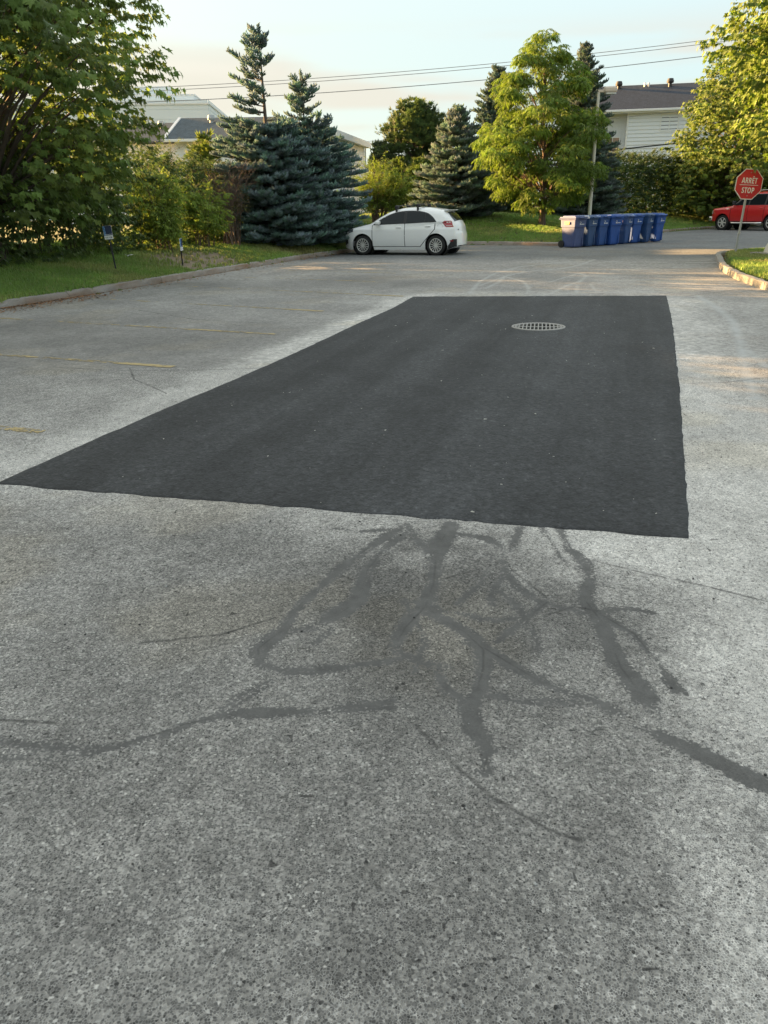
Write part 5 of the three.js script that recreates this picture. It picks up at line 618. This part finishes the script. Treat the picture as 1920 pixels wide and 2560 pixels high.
  const f = [19.15, -45.6], rr = [20.6, -42.9], turn = Math.atan2(-(rr[1] - f[1]), rr[0] - f[0]); car.rotation.y = turn; const off = 0.92, zs = 0.82; car.position.set(f[0] - off * Math.cos(turn) - zs * Math.sin(turn), 0, f[1] + off * Math.sin(turn) - zs * Math.cos(turn));
}

/* ---------- street furniture ---------- */
function canvasTex(w, h, draw) { const c = document.createElement('canvas'); c.width = w; c.height = h; draw(c.getContext('2d'), w, h); const t = new THREE.CanvasTexture(c); t.colorSpace = THREE.SRGBColorSpace; return t; }
function facing(w, h) { return new THREE.PlaneGeometry(w, h); }
{ // stop sign
  const t = thing('stop_sign', 'red octagonal stop sign in two languages leaning on a thin steel post', 'stop sign', [9.98, islandY(9.98, -22.7) - 0.02, -22.7], 0), tilt = new THREE.Group();
  t.rotation.set(0, 0.10, -0.052); const R = 0.385 / Math.cos(Math.PI / 8), oct = (r) => new THREE.Shape(Array.from({ length: 8 }, (_, k) => new THREE.Vector2(r * Math.cos((k + 0.5) * Math.PI / 4), r * Math.sin((k + 0.5) * Math.PI / 4))));
  const steel = std([0.42, 0.42, 0.40], 0.5, 0.4), cy = 1.44 + 0.385;
  const plate = mesh('plate', new THREE.ExtrudeGeometry(oct(R), { depth: 0.006, bevelEnabled: false }).translate(0, cy, 0.036), std([0.74, 0.74, 0.72], 0.5), t);
  const face = mesh('face', new THREE.ShapeGeometry(oct(R * 0.945)).translate(0, cy, 0.044), std([0.56, 0.016, 0.026], 0.45), plate);
  const lettering = canvasTex(512, 512, (c, w, h) => { c.clearRect(0, 0, w, h); c.fillStyle = '#fff'; c.textAlign = 'center'; c.textBaseline = 'alphabetic'; const put = (s, y, px, sx) => { c.save(); c.translate(w / 2, y); c.scale(sx, 1); c.font = `bold ${px}px sans-serif`; c.fillText(s, 0, 0); c.restore(); }; put('ARRÊT', 236, 152, 0.76); put('STOP', 424, 152, 0.78); c.fillRect(48, 262, 416, 10); });
  mesh('lettering', facing(0.66, 0.66).translate(0, cy - 0.005, 0.047), new THREE.MeshStandardMaterial({ map: lettering, alphaTest: 0.5, roughness: 0.5, color: new THREE.Color().setRGB(0.82, 0.82, 0.80) }), plate);
  mesh('post', merge([rbox(0.055, 2.06, 0.032, 0.006, 0, 0.99, 0.014)]), steel, t); for (const y of [cy + 0.29, cy - 0.29]) mesh('bolt', cyl(0.013, 0.013, 0.012, 8).rotateX(Math.PI / 2).translate(0, y, 0.046), steel, plate);
}
// reserved-space signs on the bank
function spaceSign(label, x, z, turn, leanX, leanZ, numbers, tall) {
  const t = thing('space_sign', label, 'sign', [x, bankY(x, z) - 0.03, z], 0, 'reserved space signs'); t.rotation.set(leanX, turn, leanZ); const H = tall, w = 0.19, h = 0.285;
  mesh('post', rbox(0.032, H, 0.032, 0.004, 0, H / 2, 0), std([0.02, 0.02, 0.022], 0.6), t);
  const board = mesh('board', rbox(w, h, 0.008, 0.003, 0, H - 0.05 + h / 2, 0.021), std([0.66, 0.66, 0.66], 0.5), t);
  const tex = canvasTex(220, 400, (c, W, Hh) => { c.fillStyle = '#2a3a5c'; c.fillRect(0, 0, W, Hh * 0.72); c.fillStyle = '#4f83bd'; c.fillRect(0, 0, W * 0.26, Hh * 0.72); c.fillStyle = '#88b4de'; for (let k = 0; k < 5; k++) { c.fillRect(W * 0.02 + (k % 2) * W * 0.10, 8 + k * 52, W * 0.13, 34); } c.fillStyle = '#f4f4f2'; c.fillRect(0, Hh * 0.72, W, Hh * 0.28); c.font = 'bold 44px serif'; c.textAlign = 'right'; c.fillText('Réservé', W - 8, Hh * 0.68); c.fillStyle = '#1d2230'; c.font = 'bold 62px sans-serif'; c.textAlign = 'center'; c.save(); c.translate(W / 2, Hh * 0.925); c.scale(0.84, 1); c.fillText(numbers, 0, 0); c.restore(); });
  mesh('print', facing(w - 0.008, h - 0.008).translate(0, H - 0.05 + h / 2, 0.0275), new THREE.MeshStandardMaterial({ map: tex, roughness: 0.45 }), board);
}
spaceSign('blue and white reserved space sign facing the lot on a leaning black post', -5.95, -18.2, 0.10, 0, 0.075, '127 126', 0.76);
spaceSign('blue and white reserved space sign turned almost edge on, black post', -4.95, -20.3, 1.48, 0.0, 0.03, '125 124', 0.45);
// lamp posts
function lampPost(label, x, y, z, turn, pad) {
  const t = thing('lamp_post', label, 'lamp post', [x, y, z], turn), m = std([0.60, 0.57, 0.48], 0.45, 0.0);
  mesh('pole', new THREE.CylinderGeometry(0.055, 0.082, 5.35, 14).translate(0, 2.68, 0), m, t);
  const head = mesh('lamp_head', merge([rbox(0.34, 0.10, 0.12, 0.02, 0.14, 5.38, 0), rbox(0.52, 0.24, 0.30, 0.09, 0.46, 5.42, 0)]), std([0.60, 0.50, 0.40], 0.5), t); mesh('lens', rbox(0.40, 0.06, 0.22, 0.02, 0.48, 5.29, 0), std([0.72, 0.72, 0.68], 0.2), head);
  mesh('base_skirt', new THREE.LatheGeometry([[0.27, 0], [0.265, 0.10], [0.23, 0.24], [0.155, 0.38], [0.12, 0.46], [0.115, 0.60], [0.10, 0.62], [0.07, 0.62]].map((p) => new THREE.Vector2(...p)), 24), std([0.55, 0.52, 0.45], 0.5), t);
  if (pad) mesh('concrete_pad', rbox(0.86, 0.34, 0.86, 0.02, 0, -0.09, 0), std([0.36, 0.335, 0.30], 0.95, 0, { map: noiseTile(256, 0.8, 0.3, [[20, 0.5], [80, 0.5]]) }), t);
}
lampPost('slim beige lamp post behind the row of blue bins', 8.95, bankY(8.95, -35.0) - 0.02, -35.0, 0, false);
lampPost('thick beige lamp post base on a concrete pad in the island grass', 10.50, islandY(10.4, -21.5) + 0.0, -21.5, 0.25, true);
{ // recycling bins
  const blues = [[0.075, 0.105, 0.25], [0.026, 0.078, 0.21], [0.022, 0.085, 0.30], [0.016, 0.085, 0.36], [0.020, 0.075, 0.25], [0.016, 0.085, 0.34], [0.018, 0.070, 0.21], [0.016, 0.085, 0.35]];
  const logo = canvasTex(256, 128, (c, w, h) => { c.clearRect(0, 0, w, h); c.strokeStyle = c.fillStyle = '#fff'; c.lineWidth = 13; c.lineCap = 'round'; c.beginPath(); c.moveTo(60, 18); c.bezierCurveTo(96, 22, 92, 48, 66, 66); c.bezierCurveTo(46, 82, 40, 98, 44, 108); c.stroke(); c.beginPath(); c.moveTo(40, 78); c.quadraticCurveTo(70, 108, 104, 92); c.stroke(); c.lineWidth = 9; for (let k = 0; k < 5; k++) { c.beginPath(); c.arc(126 + k * 25, 92, 7, 0.3, 5.2); c.stroke(); } });
  const logoMat = new THREE.MeshStandardMaterial({ map: logo, alphaTest: 0.4, roughness: 0.6, color: new THREE.Color().setRGB(0.8, 0.8, 0.8) });
  const taper = (w0, d0, w1, d1, h, seg = 1) => { const g = new RoundedBoxGeometry(1, 1, 1, 3, 0.06), p = g.attributes.position; for (let i = 0; i < p.count; i++) { const f = p.getY(i) + 0.5; p.setXYZ(i, p.getX(i) * lerp(w0, w1, f), f * h, p.getZ(i) * lerp(d0, d1, f)); } g.computeVertexNormals(); return g; };
  const labels = ['blue recycling bin with a yellow tag, at the grassy kerb end of the row', 'blue recycling bin second in the row, next to the tagged bin', 'blue recycling bin third in the row counted from the tagged bin', 'bright blue recycling bin fourth in the row counted from the tagged bin', 'blue recycling bin fifth in the row counted from the tagged bin', 'bright blue recycling bin sixth in the row counted from the tagged bin', 'dull blue recycling bin next to last in the row', 'bright blue recycling bin last in the row toward the red truck'];
  const spots = [[7.10, -30.0, 0.62], [7.66, -30.52, 0.76], [8.22, -30.97, 0.70], [8.80, -31.30, 0.55], [9.44, -32.02, 0.84], [9.98, -32.52, 0.62], [10.55, -32.9, 0.86], [11.14, -33.30, 0.68]], scuff = noiseTile(256, 0.84, 0.34, [[6, 0.5], [30, 0.4], [120, 0.4]]);
  spots.forEach(([x, z, turn], i) => {
    const t = thing('recycling_bin', labels[i], 'bin', [x, 0, z], turn, 'blue recycling bins in a row'), blue = std(blues[i], 0.5 + 0.02 * i, 0, { map: scuff }), skyLitLidBlue = std(blues[i].map((v) => v * 1.2 + 0.012), 0.42, 0, { map: scuff });    // local +z is the front; lid blue lightened to suggest sky reflection
    mesh('tub', taper(0.46, 0.52, 0.58, 0.70, 0.98).translate(0, 0.02, 0.02), blue, t);
    mesh('collar', merge([taper(0.575, 0.69, 0.60, 0.725, 0.26).translate(0, 0.70, 0.02), rbox(0.63, 0.05, 0.76, 0.02, 0, 0.985, 0.02)]), blue, t);
    for (const s of [-1, 1]) mesh('rib', rbox(0.05, 0.60, 0.03, 0.01, s * 0.20, 0.36, 0.318).rotateX(0.0), blue, t);
    const lid = mesh('lid', merge([rbox(0.64, 0.055, 0.78, 0.025, 0, 1.035, 0.02), rbox(0.50, 0.06, 0.60, 0.03, 0, 1.07, 0.02)]), skyLitLidBlue, t); mesh('lid_lip', rbox(0.30, 0.035, 0.06, 0.012, 0, 1.03, 0.43), skyLitLidBlue, lid);
    mesh('handle', merge([tube([[-0.27, 0.97, -0.33], [-0.27, 0.985, -0.43], [0.27, 0.985, -0.43], [0.27, 0.97, -0.33]], 0.018, 0.018, 20, 6)]), blue, t);
    for (const s of [-1, 1]) mesh('wheel', merge([cyl(0.125, 0.125, 0.055, 22).rotateZ(Math.PI / 2).translate(s * 0.275 + 0.0275, 0.125, -0.27), cyl(0.05, 0.05, 0.075, 12).rotateZ(Math.PI / 2).translate(s * 0.275 + 0.0375, 0.125, -0.27)]), std([0.022, 0.022, 0.022], 0.8), t);
    lid.rotation.x = [0, 0.015, -0.02, 0, 0.03, -0.012, 0, 0.012][i]; const lg = mesh('logo', facing(0.30, 0.15), logoMat, t); lg.position.set(0.03, 0.84, 0.390); lg.rotation.x = -0.06;
    if (i === 0) { const tagm = mesh('yellow_tag', rbox(0.006, 0.09, 0.22, 0.002, -0.302, 0.86, 0.0), std([0.62, 0.50, 0.14], 0.6), t); tagm.rotation.z = 0.03; }
    if (i === 4) mesh('pink_tag', rbox(0.006, 0.07, 0.07, 0.002, -0.303, 0.84, 0.2), std([0.55, 0.35, 0.38], 0.6), t);
  });
}
{ // overhead lines and the poles that carry them, hidden by trees or outside the view
  const wire = std([0.16, 0.165, 0.17], 0.6), cable = std([0.015, 0.015, 0.017], 0.6);
  const A = V(-40, 9.3, -62), B = V(44, 13.6, -58);
  const span = (p, q, sag, r, name, label, m) => { const mid = p.clone().lerp(q, 0.5); mid.y -= sag; const pts = []; for (let i = 0; i <= 20; i++) { const f = i / 20, v = p.clone().lerp(q, f); v.y -= sag * 4 * f * (1 - f); pts.push(v); } tag(mesh(name, tube(pts, r, r, 60, 5), m), label, 'wire'); };
  span(V(-40, 9.50, -61), V(44, 14.0, -59), 1.65, 0.018, 'overhead_wire', 'upper one of the close pair of overhead wires crossing the sky', wire);
  span(V(-40, 9.25, -61), V(44, 13.75, -59), 1.60, 0.018, 'overhead_wire', 'lower one of the close pair of overhead wires crossing the sky', wire);
  span(V(-40, 8.75, -61), V(44, 13.1, -59), 1.75, 0.022, 'overhead_wire', 'single overhead wire hanging just below the close pair', wire);
  span(V(-8, 5.5, -60.5), V(44, 9.8, -59), 0.55, 0.014, 'service_wire', 'thin lower wire passing behind the rounded cedar', wire);
  span(V(5, 4.0, -56.2), V(44, 7.6, -57.5), 0.25, 0.045, 'black_cable', 'thick black cable stretched in front of the white house', cable);
  for (const [x, z, H, label] of [[-40, -61, 10.2, 'wooden utility pole far left behind the maples'], [44, -59, 14.6, 'wooden utility pole far right behind the tall hedge'], ]) { const t = thing('utility_pole', label, 'utility pole', [x, 0.3, z]); mesh('pole', cyl(0.16, 0.11, H, 12), std([0.16, 0.12, 0.09], 0.9), t); mesh('crossarm', rbox(0.12, 0.12, 2.2, 0.01, 0, H - 0.5, 0), std([0.16, 0.12, 0.09], 0.9), t); }
  const litter = mesh('paper_scrap', new THREE.PlaneGeometry(0.20, 0.10, 4, 2).rotateX(-1.3), std([0.6, 0.6, 0.58], 0.8, 0, { side: THREE.DoubleSide })); { const p = litter.geometry.attributes.position; for (let i = 0; i < p.count; i++) p.setY(i, p.getY(i) + 0.015 * Math.sin(p.getX(i) * 40)); litter.geometry.computeVertexNormals(); } litter.position.set(-6.35, bankY(-6.35, -20.6) + 0.06, -20.6); litter.rotation.y = 0.3; tag(litter, 'crumpled white paper scrap lying on the grass between the signs', 'litter');
}

/* ---------- draw ---------- */
const renderer = new THREE.WebGLRenderer({ antialias: true });
renderer.toneMapping = THREE.LinearToneMapping;
renderer.toneMappingExposure = EXPOSURE;
renderer.shadowMap.enabled = true;
renderer.render(scene, camera);
